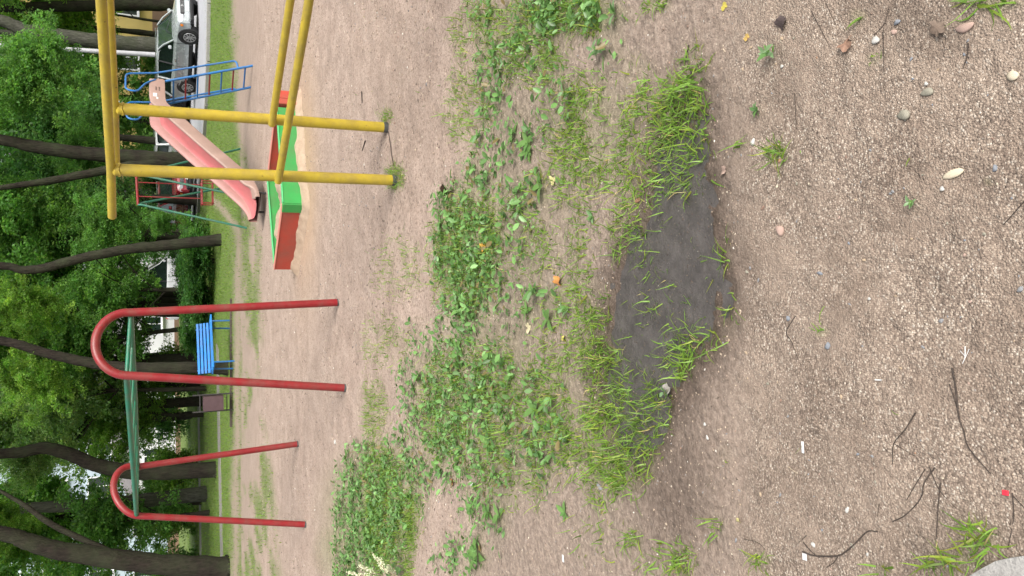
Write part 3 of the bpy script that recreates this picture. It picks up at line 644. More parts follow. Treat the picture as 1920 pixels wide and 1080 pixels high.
# ------------------------------------------------------------------ cars
def car(label, loc, fwd, paint, sc=1.0, wagon=True, cat='car', tall=0.0, plate=None):
    t = thing('parked_car', label, cat, loc, math.atan2(fwd[1], fwd[0]), 'cars parked along the road'); t.scale = (sc,)*3
    Lh, Wh = 2.25, 0.87                       # x forward, y left
    st = [  # x, half width at sill, at waist, z bottom, z waist(top of body)
        (-2.25, .70, .74, .38, .80), (-2.18, .80, .82, .30, .93), (-1.9, .84, .86, .24, .97), (-1.3, .86, .87, .22, .96), (-.3, .86, .87, .21, .94), (.7, .86, .87, .21, .92), (1.15, .85, .86, .22, .90),
        (1.6, .84, .84, .24, .84), (1.95, .82, .82, .27, .80), (2.16, .79, .80, .30, .745), (2.25, .73, .74, .36, .645)]
    v = []; f = []; m = 10
    for x, w0, w1, z0, z1 in st:
        h = z1-z0
        half = [(w0*.72, z0), (w0*.96, z0+.05*h), (w0, z0+.22*h), (w1*1.0, z0+.55*h), (w1*.985, z0+.80*h), (w1*.90, z0+.97*h), (w1*.55, z1+.012), (0, z1+.02)]
        ringp = [(x, y, z) for y, z in half]+[(x, -y, z) for y, z in reversed(half[:-1])]
        m = len(ringp); v += ringp
    for i in range(len(st)-1):
        for k in range(m-1): f.append((i*m+k, (i+1)*m+k, (i+1)*m+k+1, i*m+k+1))
        f.append((i*m+m-1, (i+1)*m+m-1, (i+1)*m, i*m))
    f += [tuple(range(m)), tuple(range((len(st)-1)*m, len(st)*m))[::-1]]
    def bb(mb, nm, mat, par=t):
        vv = [(1.7+(p[0]-1.7)*.68, p[1], p[2]) if p[0] > 1.7 else p for p in mb.v]      # short blunt nose
        me = bpy.data.meshes.new(nm); me.from_pydata(vv, [], mb.f); me.update(); me.polygons.foreach_set('use_smooth', mb.sm); me.materials.append(mat); return link(nm, me, None, par)
    body = bb(MB().add(v, f, True), 'body', paint); body.data.set_sharp_from_angle(angle=math.radians(26))
    # greenhouse: roof shell + pillars, glass set in
    xr = -2.10 if wagon else -1.75; xb = -1.85 if wagon else -1.05; H1 = 1.46+tall; wz = .93
    def gh(w, x_f0, x_f1, x_b1, x_b0, z0, z1, wt):
        return [(x_f0, w, z0), (x_f1, wt, z1), (x_b1, wt, z1), (x_b0, w, z0), (x_f0, -w, z0), (x_f1, -wt, z1), (x_b1, -wt, z1), (x_b0, -w, z0)]
    gfaces = [(0, 1, 2, 3), (4, 7, 6, 5), (0, 4, 5, 1), (3, 2, 6, 7)]
    g = gh(.80, 1.02, .32, xb+.10, xr+.05, wz-.05, H1-.05, .63)
    gl = bb(MB().add(g, gfaces), 'window_glass', M['glass'])
    rs = []
    roof = MB(); rv = []; rx = [.36, .22, -.3, -1.0, xb, xb-.10]
    for i, x in enumerate(rx):
        dz = [-.075, -.012, .015, .012, -.02, -.08][i]
        for y in (-.665, -.60, -.3, 0, .3, .60, .665): rv.append((x, y, H1+dz-(.0 if abs(y) < .4 else .02 if abs(y) < .63 else .075)))
    rf = [(i*7+k, i*7+k+1, (i+1)*7+k+1, (i+1)*7+k) for i in range(5) for k in range(6)]
    bb(roof.add(rv, rf, True), 'roof', paint)
    for s in (-1, 1):
        bb(MB().tube([(1.06, s*.79, wz-.03), (.70, s*.72, 1.22), (.33, s*.645, H1-.04)], .030, 8), 'windscreen_pillar', paint)
        bb(MB().tube([(-.22, s*.805, wz-.03), (-.26, s*.65, H1-.05)], .034, 8), 'door_pillar', M['trim'])
        bb(MB().tube([(-1.12, s*.805, wz-.03), (-1.16, s*.65, H1-.05)], .040, 8), 'rear_pillar', paint)
        bb(MB().tube([(xr+.02, s*.79, wz-.03), (xb+.03, s*.645, H1-.05)], .050, 8), 'tail_pillar', paint)
        bb(MB().tube([(.2, s*.60, H1+.035), (-1.6 if wagon else -.9, s*.60, H1+.035)], .016, 6), 'roof_rail', M['chrome'])
        bb(MB().box((-.05, s*.872, .50), 2.05, .018, .06, bev=.006), 'side_moulding', paint)
        bb(MB().box((-.1, s*.862, .27), 2.1, .03, .10, bev=.01), 'sill', M['trim'])
        for x in (.08, -.95): bb(MB().box((x, s*.872, .80), .18, .03, .035, bev=.01), 'door_handle', M['chrome'])
        for x in (1.0, -.24, -1.2): bb(MB().box((x, s*.8665, .62), .012, .012, .52), 'door_gap', M['trim'])
        mi = bb(MB().box((.86, s*.97, 1.0), .10, .17, .13, bev=.035), 'wing_mirror', paint)
        # lights
        bb(MB().box((2.20, s*.61, .60), .14, .36, .14, (1, s*.5, 0), bev=.03), 'headlight', M['lens'])
        bb(MB().box((2.00, s*.812, .60), .13, .05, .10, (1, -s*.33, 0), bev=.015), 'indicator', M['amber'])
        bb(MB().box((-2.19, s*.66, .82), .08, .20, .26, bev=.02), 'tail_lamp', M['redlens'])
        bb(MB().box((2.20, s*.52, .40), .05, .16, .07, bev=.02), 'fog_lamp', M['lens'])
        for x in (1.38, -1.40):
            y = s*.77; ar = []
            bb(MB().tube([(x, s*.868, .34), (x, s*.60, .34)], .39, 24), 'wheel_arch', M['trim'])
            w = bb(MB().tube([(x, s*.885, .32), (x, s*.87, .32), (x, s*.69, .32)], [.285, .325, .325], 24), 'wheel', M['tyre'])
            rim = MB().tube([(x, s*.889, .32), (x, s*.87, .32)], [.20, .215], 20); bb(rim, 'rim_back', M['dark'], w)
            for k in range(9):
                a_ = 2*math.pi*k/9; p0 = (x+.05*math.cos(a_), s*.900, .32+.05*math.sin(a_)); p1 = (x+.205*math.cos(a_), s*.894, .32+.205*math.sin(a_))
                bb(MB().tube([p0, p1], [.020, .017], 6), 'spoke', M['rim'], w)
            bb(MB().tube([(x, s*.904, .32), (x, s*.88, .32)], .058, 12), 'hub', M['rim'], w)
            ri = [(x+.212*math.cos(2*math.pi*k/20), s*.892, .32+.212*math.sin(2*math.pi*k/20)) for k in range(21)]; bb(MB().tube(ri, .014, 6, cap=False), 'rim_edge', M['rim'], w)
    bb(MB().box((2.235, 0, .575), .10, .86, .145, bev=.03), 'grille', M['trim'])
    for k in range(3): bb(MB().box((2.287, 0, .535+k*.042), .014, .72, .010), 'grille_bar', M['chrome'])
    bb(MB().tube([(2.28, 0, .58), (2.302, 0, .58)], .05, 14), 'badge', M['chrome'])
    bb(MB().box((2.15, 0, .37), .26, 1.44, .16, bev=.06), 'front_bumper', M['trim'] if plate == 'dark' else paint)
    bb(MB().box((2.292, 0, .40), .014, .50, .11, bev=.003), 'number_plate', M['plate'])
    bb(MB().box((2.13, 0, .27), .24, 1.30, .12, bev=.04), 'air_dam', M['trim'])
    bb(MB().box((-2.20, 0, .46), .16, 1.50, .22, bev=.06), 'rear_bumper', paint)
    bb(MB().box((-2.285, 0, .58), .012, .50, .11, bev=.003), 'rear_number_plate', M['plate'])
    for s in (-1, 1): bb(MB().tube([(1.08, s*.45, .935), (.80, s*.02-.1, 1.12)], .008, 5), 'wiper', M['trim'])
    bb(MB().box((0, 0, .24), 3.9, 1.3, .16, bev=.04), 'underbody', M['trim'])
    return t
fw_ = np.array([1.14, -2.13, 0]); fw_ /= np.linalg.norm(fw_); rt = np.array([fw_[1], -fw_[0], 0])
g0 = (G(374, 70)+G(369, 160))/2
left_of = np.array([-fw_[1], fw_[0], 0])
near_side = -left_of if (-left_of)[0] < 0 else left_of
cl_ = g0-near_side*0.77*0.9; cl_[2] = 0.03
car('silver estate car parked with its front towards the playground', cl_, fw_, M['silver'], 0.90)
car('dark car with red tail lamps parked right behind the silver estate', (8.5, 35.8, .03), -fw_, M['darkcar'], 0.92, wagon=False)
car('white car seen behind the pink slide chute', (5.75, 36.4, .03), -fw_, M['white'], 0.95)
car('white van glimpsed between the dark shrubs and the branches', (0.9, 44.5, .03), (1, -.15, 0), M['white'], 1.0, tall=.35, cat='van')
rc_ = V(372, 392, 31.6); car('dark red car behind the small green swing', (rc_[0]+.55, 32.6, .03), (0.35, -0.94, 0), M['redcar'], 0.90, wagon=False, plate='dark')

# ------------------------------------------------------------------ buildings
def building(name, label, x0, x1, y0, dep, h, wall, plinth_h=0, storeys=2, wstep=3.0, ww=1.4, wh=1.5, zfirst=2.2, zst=3.0, roofh=1.0, plm=None):
    t = thing(name, label, 'building', ((x0+x1)/2, y0+dep/2, 0))
    MB().box(((x0+x1)/2, y0+dep/2, h/2), x1-x0, dep, h).build('wall', wall, t)
    if plinth_h: MB().box(((x0+x1)/2, y0+dep/2, plinth_h/2), x1-x0+.16, dep+.16, plinth_h).build('plinth', plm, t)
    mb = MB(); xa, xb2, ya, yb = x0-.4, x1+.4, y0-.4, y0+dep+.4; ym = (ya+yb)/2
    mb.add([(xa, ya, h), (xb2, ya, h), (xb2, yb, h), (xa, yb, h), (xa+dep*.3, ym, h+roofh), (xb2-dep*.3, ym, h+roofh)], [(0, 1, 5, 4), (1, 2, 5), (2, 3, 4, 5), (3, 0, 4), (3, 2, 1, 0)]).build('roof', M['roof'], t)
    n = int((x1-x0-1)/wstep)
    for s in range(storeys):
        for i in range(n):
            x = x0+(x1-x0)/2+(i-(n-1)/2)*wstep; z = zfirst+s*zst+wh/2
            fr = MB()
            for dx, dz, sx, sz in ((0, wh/2, ww+.14, .09), (0, -wh/2, ww+.14, .09), (-ww/2, 0, .09, wh-.09), (ww/2, 0, .09, wh-.09), (.1, 0, .07, wh-.09)): fr.box((x+dx, y0-.03, z+dz), sx, .10, sz)
            f = fr.build('window', M['frame'], t)
            MB().box((x, y0-.012, z), ww-.1, .02, wh-.1).build('pane', M['glass'], f)
            MB().box((x, y0-.10, z-wh/2-.07), ww+.3, .24, .05).build('sill', M['frame'], f)
    return t
building('apartment_house', 'yellow rendered house with brown plinth behind the parked cars', 7.5, 34, 52, 10, 8.5, M['ywall'], 1.45, 2, 3.3, 1.3, 1.5, 2.25, 3.0, 2.0, M['plinth'])
building('apartment_block', 'tall pale blue apartment block glimpsed through the trees', -30, -9, 66, 12, 19, M['bwall'], 0.8, 6, 3.2, 1.6, 1.6, 1.6, 3.0, .4, M['plinth'])
building('low_house', 'long low white house showing in bright gaps under the branches', -14, 6.5, 58, 7, 3.0, M['wwall'], 0.3, 1, 3.0, 1.2, 1.2, 1.1, 3.0, 1.4, M['plinth'])

# ------------------------------------------------------------------ trees
def leaf_cloud(name, nclus, per, radii, leaf, tint, seed, low=1.0, crad=(0.35, 0.7), hole=0.0, flat=0.55):
    """crown of folded leaf faces, gathered in sprays spread through an uneven ellipsoid"""
    r = np.random.default_rng(seed); C = []
    while len(C) < nclus:
        p = r.normal(size=3); p /= np.linalg.norm(p); rad = r.random()**0.45
        lump = 0.72+0.5*math.sin(p[0]*3.1+seed)*math.sin(p[1]*2.7+seed*1.7)+0.25*math.sin(p[2]*5+seed*.6)
        q = p*rad*np.clip(lump, .45, 1.15)
        if q[2] < 0: q[2] *= low
        C.append(q*np.array(radii))
    C = np.array(C); n = nclus*per; ci = np.repeat(np.arange(nclus), per)
    cr = r.uniform(*crad, nclus)[ci][:, None]
    o = r.normal(size=(n, 3)); o /= np.linalg.norm(o, axis=1)[:, None]; o *= r.random((n, 1))**0.5; o[:, 2] *= flat; o[:, 2] -= 0.35*(o[:, 0]**2+o[:, 1]**2)
    P = C[ci]+o*cr
    az = r.random(n)*2*math.pi; dr = -r.uniform(-.25, 1.1, n); sz = leaf*r.uniform(.55, 1.25, n)*(r.uniform(.65, 1.35, nclus)[ci])
    d = np.stack([np.cos(az)*np.cos(dr), np.sin(az)*np.cos(dr), np.sin(dr)], 1)
    s = np.stack([-np.sin(az), np.cos(az), r.normal(0, .5, n)], 1); s /= np.linalg.norm(s, axis=1)[:, None]
    up = np.cross(d, s)
    w = (sz*.38)[:, None]; L = sz[:, None]
    v = np.stack([P, P+d*L*.45+s*w+up*L*.08, P+d*L, P+d*L*.45-s*w+up*L*.08], 1).reshape(-1, 3)
    i0 = np.arange(n)*4; f = np.concatenate([np.stack([i0, i0+1, i0+2], 1), np.stack([i0, i0+2, i0+3], 1)])
    cb = r.uniform(.62, 1.35, nclus)[ci]; lb = r.uniform(.75, 1.3, n); yel = r.random(nclus)[ci]**3*.5+r.random(n)**6*.8
    T = np.array(tint)[None]*(cb*lb)[:, None]; T[:, 0] *= 1+yel*0.9; T[:, 1] *= 1+yel*.35
    me = raw_mesh(name, v, f, 3, np.repeat(T, 4, axis=0)); me.materials.append(M['leaf']); return me
DARK, MIDG, LITE, PALE = (.078, .188, .064), (.108, .235, .066), (.155, .285, .068), (.180, .295, .125)
CR = {}
for i, (ti, lf) in enumerate(((DARK, .15), (MIDG, .16), (LITE, .15), (PALE, .14), (MIDG, .13))):
    CR[i] = leaf_cloud('crown', 250, 82, (3.1, 2.6, 3.6), lf*1.05, ti, 40+i)
BU = {}
for i, ti in enumerate((DARK, MIDG, LITE)): BU[i] = leaf_cloud('crown', 110, 70, (1.5, 1.1, 1.25), .11, ti, 60+i, crad=(.25, .5))
def grow(t, mat, path, rad, jit=.09, seg=12, name='trunk'):
    p = bez(path, 5); k = np.linspace(0, 1, len(p)); rr = np.interp(k, np.linspace(0, 1, len(rad)), rad); return tub(name, p, list(rr), mat, t, seg, jit=jit)
def tree_px(label, pix, Yd, w0, crowns, mat='bark', branches=(), top=None, base_h=None, name='leafy_tree'):
    """tree whose trunk is seen: pix follows the trunk up, Yd its distance"""
    P = [V(x, y, Yd) for x, y in pix]; b = P[0].copy(); b[2] = -0.08
    t = thing(name, label, 'tree', (b[0], Yd, 0), group='trees behind the playground')
    e = P[-1]-P[-3] if len(P) > 2 else P[-1]-P[0]; e = e/np.linalg.norm(e)
    tp = P[-1]+e*1.2+np.array([0, 0, .8]); tp2 = tp+np.array([e[0]*.8, .3, 1.8])
    P = [b, b+np.array([0, 0, .14])]+[q for q in P if q[2] > .35]+[tp, tp2]
    rad = [w0*.72, w0*.56]+list(np.linspace(w0*.5, w0*.33, len(P)-4))+[w0*.22, w0*.08]
    grow(t, M[mat], P, rad)
    for br in branches:
        Q = [V(x, y, Yd+dy) for x, y, dy in br[1]]; q = Q[-1]-Q[-2]; Q.append(Q[-1]+q/np.linalg.norm(q)*1.6); grow(t, M[mat], Q, [br[0], br[0]*.8, br[0]*.25], name='branch', seg=9)
    for k in range(5):
        a = random.random()*6.28; s = P[-3]+(P[-1]-P[-3])*random.random(); q = s+np.array([math.cos(a)*1.5, math.sin(a)*1.5, .9]); grow(t, M[mat], [s, (s+q)/2+np.array([0, 0, .2]), q, q+np.array([math.cos(a)*.9, math.sin(a)*.9, .2])], [w0*.16, w0*.1, .012], name='branch', seg=7)
    for (v, cx, cy, cz, sc, rz) in crowns:
        o = link('crown', CR[v], None, t); o.location = (cx-b[0], cy-Yd, cz); o.rotation_euler = (0, 0, rz); o.scale = (sc,)*3 if not hasattr(sc, '__len__') else sc
    return t
tree_px('stout dark trunk at the left edge, with one branch rising right', [(430, 1063), (300, 1058), (200, 1045), (100, 1030), (50, 1015), (0, 1000)], 19, .46,
        [(0, -5.5, 19.8, 9.2, .8, .3), (1, -8.2, 20.5, 7.0, .6, 2.0), (2, -6.9, 19.8, 3.6, .28, 1.0)], branches=[(.075, [(228, 1045, 0), (170, 1018, .1), (100, 985, .3), (50, 950, .5), (0, 920, .7)])])
tree_px('dark crooked trunk with a kink high up, behind the left red arch', [(405, 880), (300, 886), (240, 884), (180, 872), (130, 852), (85, 840), (40, 848), (0, 851)], 23, .40, [(1, -4.0, 23.6, 10.2, .8, 1.1), (3, -4.4, 23.8, 4.6, .35, .5), (2, -5.8, 23.6, 5.3, .3, 1.5)])
tree_px('straight greenish trunk standing between the two left trunks', [(388, 925), (300, 935), (200, 945), (100, 950), (0, 955)], 27.5, .46, [(3, -7.5, 28.5, 10.8, .85, 2.1), (2, -7.6, 28.2, 5.6, .35, .1)], mat='barkg')
tree_px('slender dark trunk leaning left behind the blue bench', [(432, 690), (380, 689), (300, 690), (220, 688), (150, 676), (80, 660), (0, 638)], 18.6, .27, [(1, -0.9, 19.2, 8.6, .65, .4), (2, -1.9, 19.4, 3.9, .30, 2.0)])
tree_px('bent thin trunk rising from the dark shrubs right of the bench', [(415, 450), (350, 456), (300, 461), (250, 466), (180, 478), (130, 490), (80, 503), (40, 506), (0, 498)], 20.2, .26, [(2, 0.4, 21.6, 8.8, .7, 1.4), (1, 1.7, 20.9, 2.6, .26, .3), (2, -.3, 21.2, 4.2, .3, 1.3), (1, 1.7, 20.6, 1.3, .16, 2.2)])
tree_px('thick dark forked trunk behind the slide', [(392, 303), (335, 300), (300, 298), (200, 291), (120, 283), (50, 272), (0, 262)], 24.5, .46,
        [(1, 4.6, 26.0, 8.8, .9, .5), (1, 2.6, 26.4, 5.2, .5, 1.9), (1, 5.6, 24.6, 4.8, .42, 1.0), (4, 6.6, 25.5, 4.4, .55, .2), (4, 4.3, 26.5, 3.4, .4, .2)], branches=[(.15, [(335, 302, -.05), (260, 309, -.1), (205, 318, -.1), (100, 338, -.2), (0, 352, -.3)])])
tree_px('large grey trunk behind the silver car next to the lamp post', [(372, 92), (300, 86), (220, 81), (150, 73), (50, 57), (0, 38)], 34.5, .68, [(1, 11.5, 36, 10.4, 1.15, 1.2), (2, 14.5, 37, 8.2, 1.0, .2)], mat='barkg',
        branches=[(.17, [(105, 66, .1), (60, 65, .1), (0, 60, .2)])])
tree_px('dark trunk at the right edge beyond the car bonnet', [(352, 9), (300, 8), (235, 9), (120, 12), (0, 14)], 41, .62, [(2, 16.6, 41, 8.0, 1.15, .7)])
tree_px('thin upright trunk high behind the red arch, nearer the slide', [(395, 552), (250, 550), (105, 548), (20, 543), (0, 541)], 31, .26, [(1, 0.2, 32, 8.2, .9, .9)])
tree_px('thin slanting trunk high behind the top of the red arch', [(395, 560), (250, 566), (110, 576), (50, 581), (0, 586)], 33, .30, [(2, -1.0, 34, 8.4, .95, 2.9)])
def tree_at(label, x, y, h, crowns, r=.2, mat='bark', name='leafy_tree'):
    t = thing(name, label, 'tree', (x, y, 0), group='trees behind the playground')
    lean = random.uniform(-.4, .4); P = [(x, y, -.08), (x+lean*.2, y, h*.3), (x+lean*.6, y+.1, h*.65), (x+lean, y+.1, h)]; grow(t, M[mat], P, [r*1.25, r, r*.7, r*.2])
    for k in range(5):
        a = random.random()*6.28; s = np.array([x+lean*.5, y+.08, h*random.uniform(.4, .8)]); q = s+np.array([math.cos(a)*1.4, math.sin(a)*1.4, 1.0]); grow(t, M[mat], [s, (s+q)/2+np.array([0, 0, .1]), q], [r*.4, r*.25, .015], name='branch', seg=7)
    for (v, dx, dy, cz, sc, rz) in crowns:
        o = link('crown', CR[v], None, t); o.location = (dx, dy, cz); o.rotation_euler = (0, 0, rz); o.scale = (sc,)*3 if not hasattr(sc, '__len__') else sc
    return t
BT = [  # label, x, y, trunk height, crowns
 ('pale leafy tree far left beyond the footpath', -13.5, 34, 6, [(3, 0, 0, 5.2, 1.1, .2)]),
 ('bright green tree beyond the left red arch', -9.6, 36, 7, [(2, 0, 0, 5.6, 1.1, .7)]),
 ('pale green tree between the crooked trunk and the arch ladder', -5.6, 38, 7, [(3, 0, 0, 5.4, 1.15, 1.7)]),
 ('light green tree above the litter bin', -2.6, 35, 7, [(2, 0, 0, 5.2, 1.0, 2.7)]),
 ('dense mid green tree above the blue bench', -0.6, 30, 6, [(1, 0, 0, 4.7, .9, .1)]),
 ('dark dense tree left of the forked trunk', 1.9, 29, 6, [(0, 0, 0, 4.4, .9, 1.1)]),
 ('dark drooping tree above the sandbox and swing', 3.4, 31, 6, [(0, 0, 0, 4.9, .95, 2.1)]),
 ('broad dark tree above the top of the slide', 6.2, 35, 7, [(0, -.3, -1, 5.6, (1.0, .9, .95), 3.1)]),
 ('mid green tree left of the lamp post', 8.6, 41, 7, [(4, 0, 0, 6.4, 1.1, .6)]),
 ('yellowish green tree right of the grey trunk', 13.4, 44, 7, [(2, 0, 0, 6.9, 1.2, 1.6)]),
 ('light tree at the right edge in front of the yellow house', 19.5, 45, 7, [(2, 0, 0, 7.4, 1.2, 2.6)]),
 ('far tree behind the dark shrubs', 1.2, 46, 8, [(1, 0, 0, 6.2, 1.3, 2.4)]),
 ('mid green tree standing before the house left of the grey trunk', 10.4, 46, 7, [(1, 0, 0, 5.2, 1.1, .4)]),
 ('low leafy tree between the slide top and the lamp post', 7.6, 37.5, 5, [(1, 0, 0, 4.0, .9, 1.4)]),
 ('leafy tree between the bench and the dark shrubs', -2.2, 27.5, 6, [(1, .6, 1, 5.4, .8, 2.4)]),
 ('drooping tree left of the crooked trunk', -7.6, 31, 6, [(4, 0, 0, 5.6, .9, .9)]),
 ('pale tree right of the crooked trunk', -3.9, 29.5, 6, [(3, 0, 0, 5.8, .85, 2.9)]),
 ('leafy tree overhanging from the left edge', -10.6, 27, 6, [(1, 0, 0, 5.2, .9, .2)]),
 ('far tree behind the white car', 4.6, 48, 8, [(4, 0, 0, 7.0, 1.3, 3.4)]),
]
for lb, x, y, h, cr in BT: tree_at(lb, x, y, h, cr, r=.15)
YT = [('young tree with light leaves above the bench', 620, 150, 26, 1, .55), ('young pale tree above the arch ladder', 745, 110, 27, 3, .6), ('young tree low behind the arch ladder', 790, 225, 29, 2, .55), ('young tree filling the gap beside the far red arch', 985, 200, 26, 1, .55), ('young tree right of the near red arch', 545, 190, 25, 4, .5), ('young tree behind the bench and bin gap', 730, 250, 31, 2, .5), ('young tree low behind the far red arch', 955, 275, 31, 4, .5), ('young tree high right of the near red arch', 600, 30, 27, 2, .55), ('young tree high above the sandbox', 440, 60, 26, 1, .6),
      ('young tree left of the small swing', 430, 210, 25, 4, .45), ('young tree above the slide platform', 215, 90, 41, 1, .85), ('young tree left of the lamp post top', 150, 170, 43, 4, .85), ('young yellowish tree right of the lamp post', 20, 120, 46, 2, .8)]
for lb, py_, px_, yd, v, sc in YT:
    q = V(px_, py_, yd); tree_at(lb, q[0], yd, max(1.6, q[2]), [(v, 0, 0, q[2], sc, random.random()*6)], r=.07, name='young_tree')
def bush(label, x, y, v, sc, rz=0, name='shrub', z=None):
    t = thing(name, label, 'shrub', (x, y, 0), group='shrubs behind the playground'); s = sc if hasattr(sc, '__len__') else (sc,)*3
    o = link('crown', BU[v], None, t); o.scale = s; o.location = (0, 0, 1.02*s[2]); o.rotation_euler = (0, 0, rz)
    for k in range(5):
        a = random.random()*6.28; tub('stem', [(x+.06*math.cos(a), y+.06*math.sin(a), -.03), (x+.25*math.cos(a), y+.25*math.sin(a), .5*s[2]), (x+.5*math.cos(a)*s[0], y+.5*math.sin(a), 1.2*s[2])], [.022, .016, .006], M['bark'], t, 6)
    return t
for a in [('light shrub at the lawn edge behind the bin', -3.0, 33.6, 2, (1.0, .8, .8), .4), ('light shrub at the lawn edge left of the crooked trunk', -7.0, 34, 2, (1.1, .8, .9), 1.4), ('light shrub low behind the far red arch', -9.3, 34.5, 2, (1.1, .8, .9), 2.4), ('mid green shrub at the far left lawn edge', -11.2, 33.5, 1, (1.2, .8, 1.0), 4.4),
          ('dark shrub at the foot of the bent thin trunk', .9, 22.6, 0, (.75, .8, .5)), ('dark shrub midway between the bench and the sandbox', -.2, 23.6, 0, (.95, .8, .45), 1),
          ('dark shrub just right of the blue bench', -1.2, 25.5, 0, (.9, .8, .45), 2), ('dark low shrub left of the red car', 1.35, 24.4, 1, (.7, .8, .45), 3), ('wide dark shrub left of the small swing', 1.0, 27.5, 0, (.9, .8, .55), 4),
          ('leafy shrub between the white and the red car', 4.9, 33.5, 1, (.5, .6, .6), 5), ('shrub behind the litter bin', -3.9, 36.5, 1, (1.3, .8, 1.0), 1.5), ('bright shrub left of the crooked trunk', -8.2, 37, 2, (1.2, .8, 1.1), 3.5), ('shrub beyond the footpath at the left edge', -12, 36, 1, (1.5, .9, 1.2), 4.5), ('shrub behind the greenish trunk', -10, 40, 0, (1.5, .9, 1.2), .5),
          ('far shrub between the bin and the crooked trunk', -6.3, 42, 0, (1.6, .9, 1.2), 1.2), ('shrub by the house wall right of the lamp post', 13.5, 47, 1, (1.3, .9, .9), 1.2), ('shrub behind the silver car roof', 8.2, 44, 1, (1.5, .9, 1.2), 2.2), ('shrub at the right edge by the yellow house', 19, 46, 2, (1.5, .9, .9), .2),
          ('shrub before the house wall left of the lamp post', 9.6, 46.5, 1, (1.5, .9, 1.3), 1.8), ('rounded shrub before the house behind the lamp post', 12.2, 46, 1, (1.3, .9, 1.2), .8), ('dark shrub behind the white car roof', 6.0, 45, 0, (1.5, .9, 1.4), .3), ('dark shrub by the road at the far end', 2.8, 41, 0, (1.4, .9, 1.3), .8)]: bush(*a)

# ------------------------------------------------------------------ grass, weeds and what lies about
def blades(name, label, P, hgt, wid, tint, seed, bend=.6, seg=3, tilt=(.1, 1.15), curl=.9):
    r = np.random.default_rng(seed); n = len(P); az = r.random(n)*2*math.pi; ln = hgt*(.35+1.1*r.random(n)**1.4); tl = r.uniform(*tilt, n); bd_ = r.uniform(.1, 1.5, n)*bend
    cu = r.normal(0, curl, n); w = wid*r.uniform(.55, 1.35, n); cur = P.copy(); V_ = []
    for k in range(seg+1):
        u = k/seg; a = az+cu*u; s = np.stack([-np.sin(a), np.cos(a), r.normal(0, .25, n)], 1); ww = (w*(1-u**1.8)*.5+.0002)[:, None]; V_ += [cur-s*ww, cur+s*ww]
        th = np.minimum(tl+bd_*u, 2.0); step = ln/seg; cur = cur+np.stack([np.cos(a)*np.sin(th)*step, np.sin(a)*np.sin(th)*step, np.cos(th)*step], 1); cur[:, 2] = np.maximum(cur[:, 2], P[:, 2]+.004)
    v = np.stack(V_, 1).reshape(-1, 3); m = 2*(seg+1); b = np.arange(n)*m
    f = np.concatenate([np.stack([b+2*k, b+2*k+1, b+2*k+3, b+2*k+2], 1) for k in range(seg)])
    T = np.array(tint)[None]*r.uniform(.55, 1.4, (n, 1)); y = r.random(n)**4; T[:, 0] += y*.12; T[:, 1] += y*.05
    return tag(link(name, raw_mesh(name, v, f, 4, np.repeat(T, m, axis=0), smooth=True), M['grass']), label, 'grass', kind='stuff')
def scatter(n, yr, tr, dens, seed, pw=0.0):
    """random spots on the ground, kept with the probability dens"""
    r = np.random.default_rng(seed); out = []
    y = r.uniform(yr[0], yr[1], n); x = r.uniform(-1, 1, n)*(tr*(yr[1]+.6)); k = np.abs(x) < tr*(y+.6); x = x[k]; y = y[k]
    a, b = proj(np.stack([x, y, np.zeros(len(x))], 1)); q = dens(x, y, a, b); k = r.random(len(x)) < q; x = x[k]; y = y[k]
    return np.stack([x, y, gz(x, y)-.002], 1)
gd = lambda x, y, a, b: blobsum(a, b, GRASS)*np.clip(sstep(.26, .56, fbm(x*8, y*8, 91, 3))*1.4+.08, 0, 1.25)
P = scatter(330000, (.8, 6.0), .42, lambda x, y, a, b: gd(x, y, a, b)*.52, 5)
blades('grass', 'thin bright green grass growing in patches round the puddle', P, .062, .0042, (.165, .29, .044), 1, bend=1.1, seg=4, tilt=(.15, 1.4), curl=1.0)
P = scatter(14000, (.8, 5.5), .42, lambda x, y, a, b: gd(x, y, a, b)*.6, 6)
blades('dry_grass', 'yellowed dry grass blades lying between the green tufts', P, .055, .0028, (.42, .35, .15), 2, bend=1.6)
P = scatter(5000, (.9, 6.5), .42, lambda x, y, a, b: np.where(a > 600, .05+.3*blobsum(a, b, WEED), 0)*sstep(.45, .6, fbm(x*2.2, y*2.2, 31, 2)), 8)
blades('sparse_grass', 'single small grass sprouts scattered over the bare soil', P, .035, .0030, (.16, .27, .045), 3)
def vd(x, y, a, b): return np.where((a < 540) & (a > 340), verge(x, y, a, b), 0)*.9
P = scatter(150000, (9.5, 26), .44, vd, 9); k = ~((P[:, 0] > 4.4) & (P[:, 1] > 25)); P = P[k]
blades('verge_grass', 'mown green grass of the verge beyond the sand', P, .050, .009, (.135, .25, .035), 4, seg=2)
P = scatter(60000, (26, 46), .5, lambda x, y, a, b: np.ones(len(x))*.8, 10); k = poly_dist(P[:, 0], P[:, 1], np.array(ne+fe)) > .1; k &= ~((P[:, 1] > 31.2) & (P[:, 1] < 32.7) & (P[:, 0] < -1)); P = P[k]
blades('far_grass', 'far green lawn under the trees beyond the path', P, .07, .016, (.15, .29, .035), 12, seg=2)

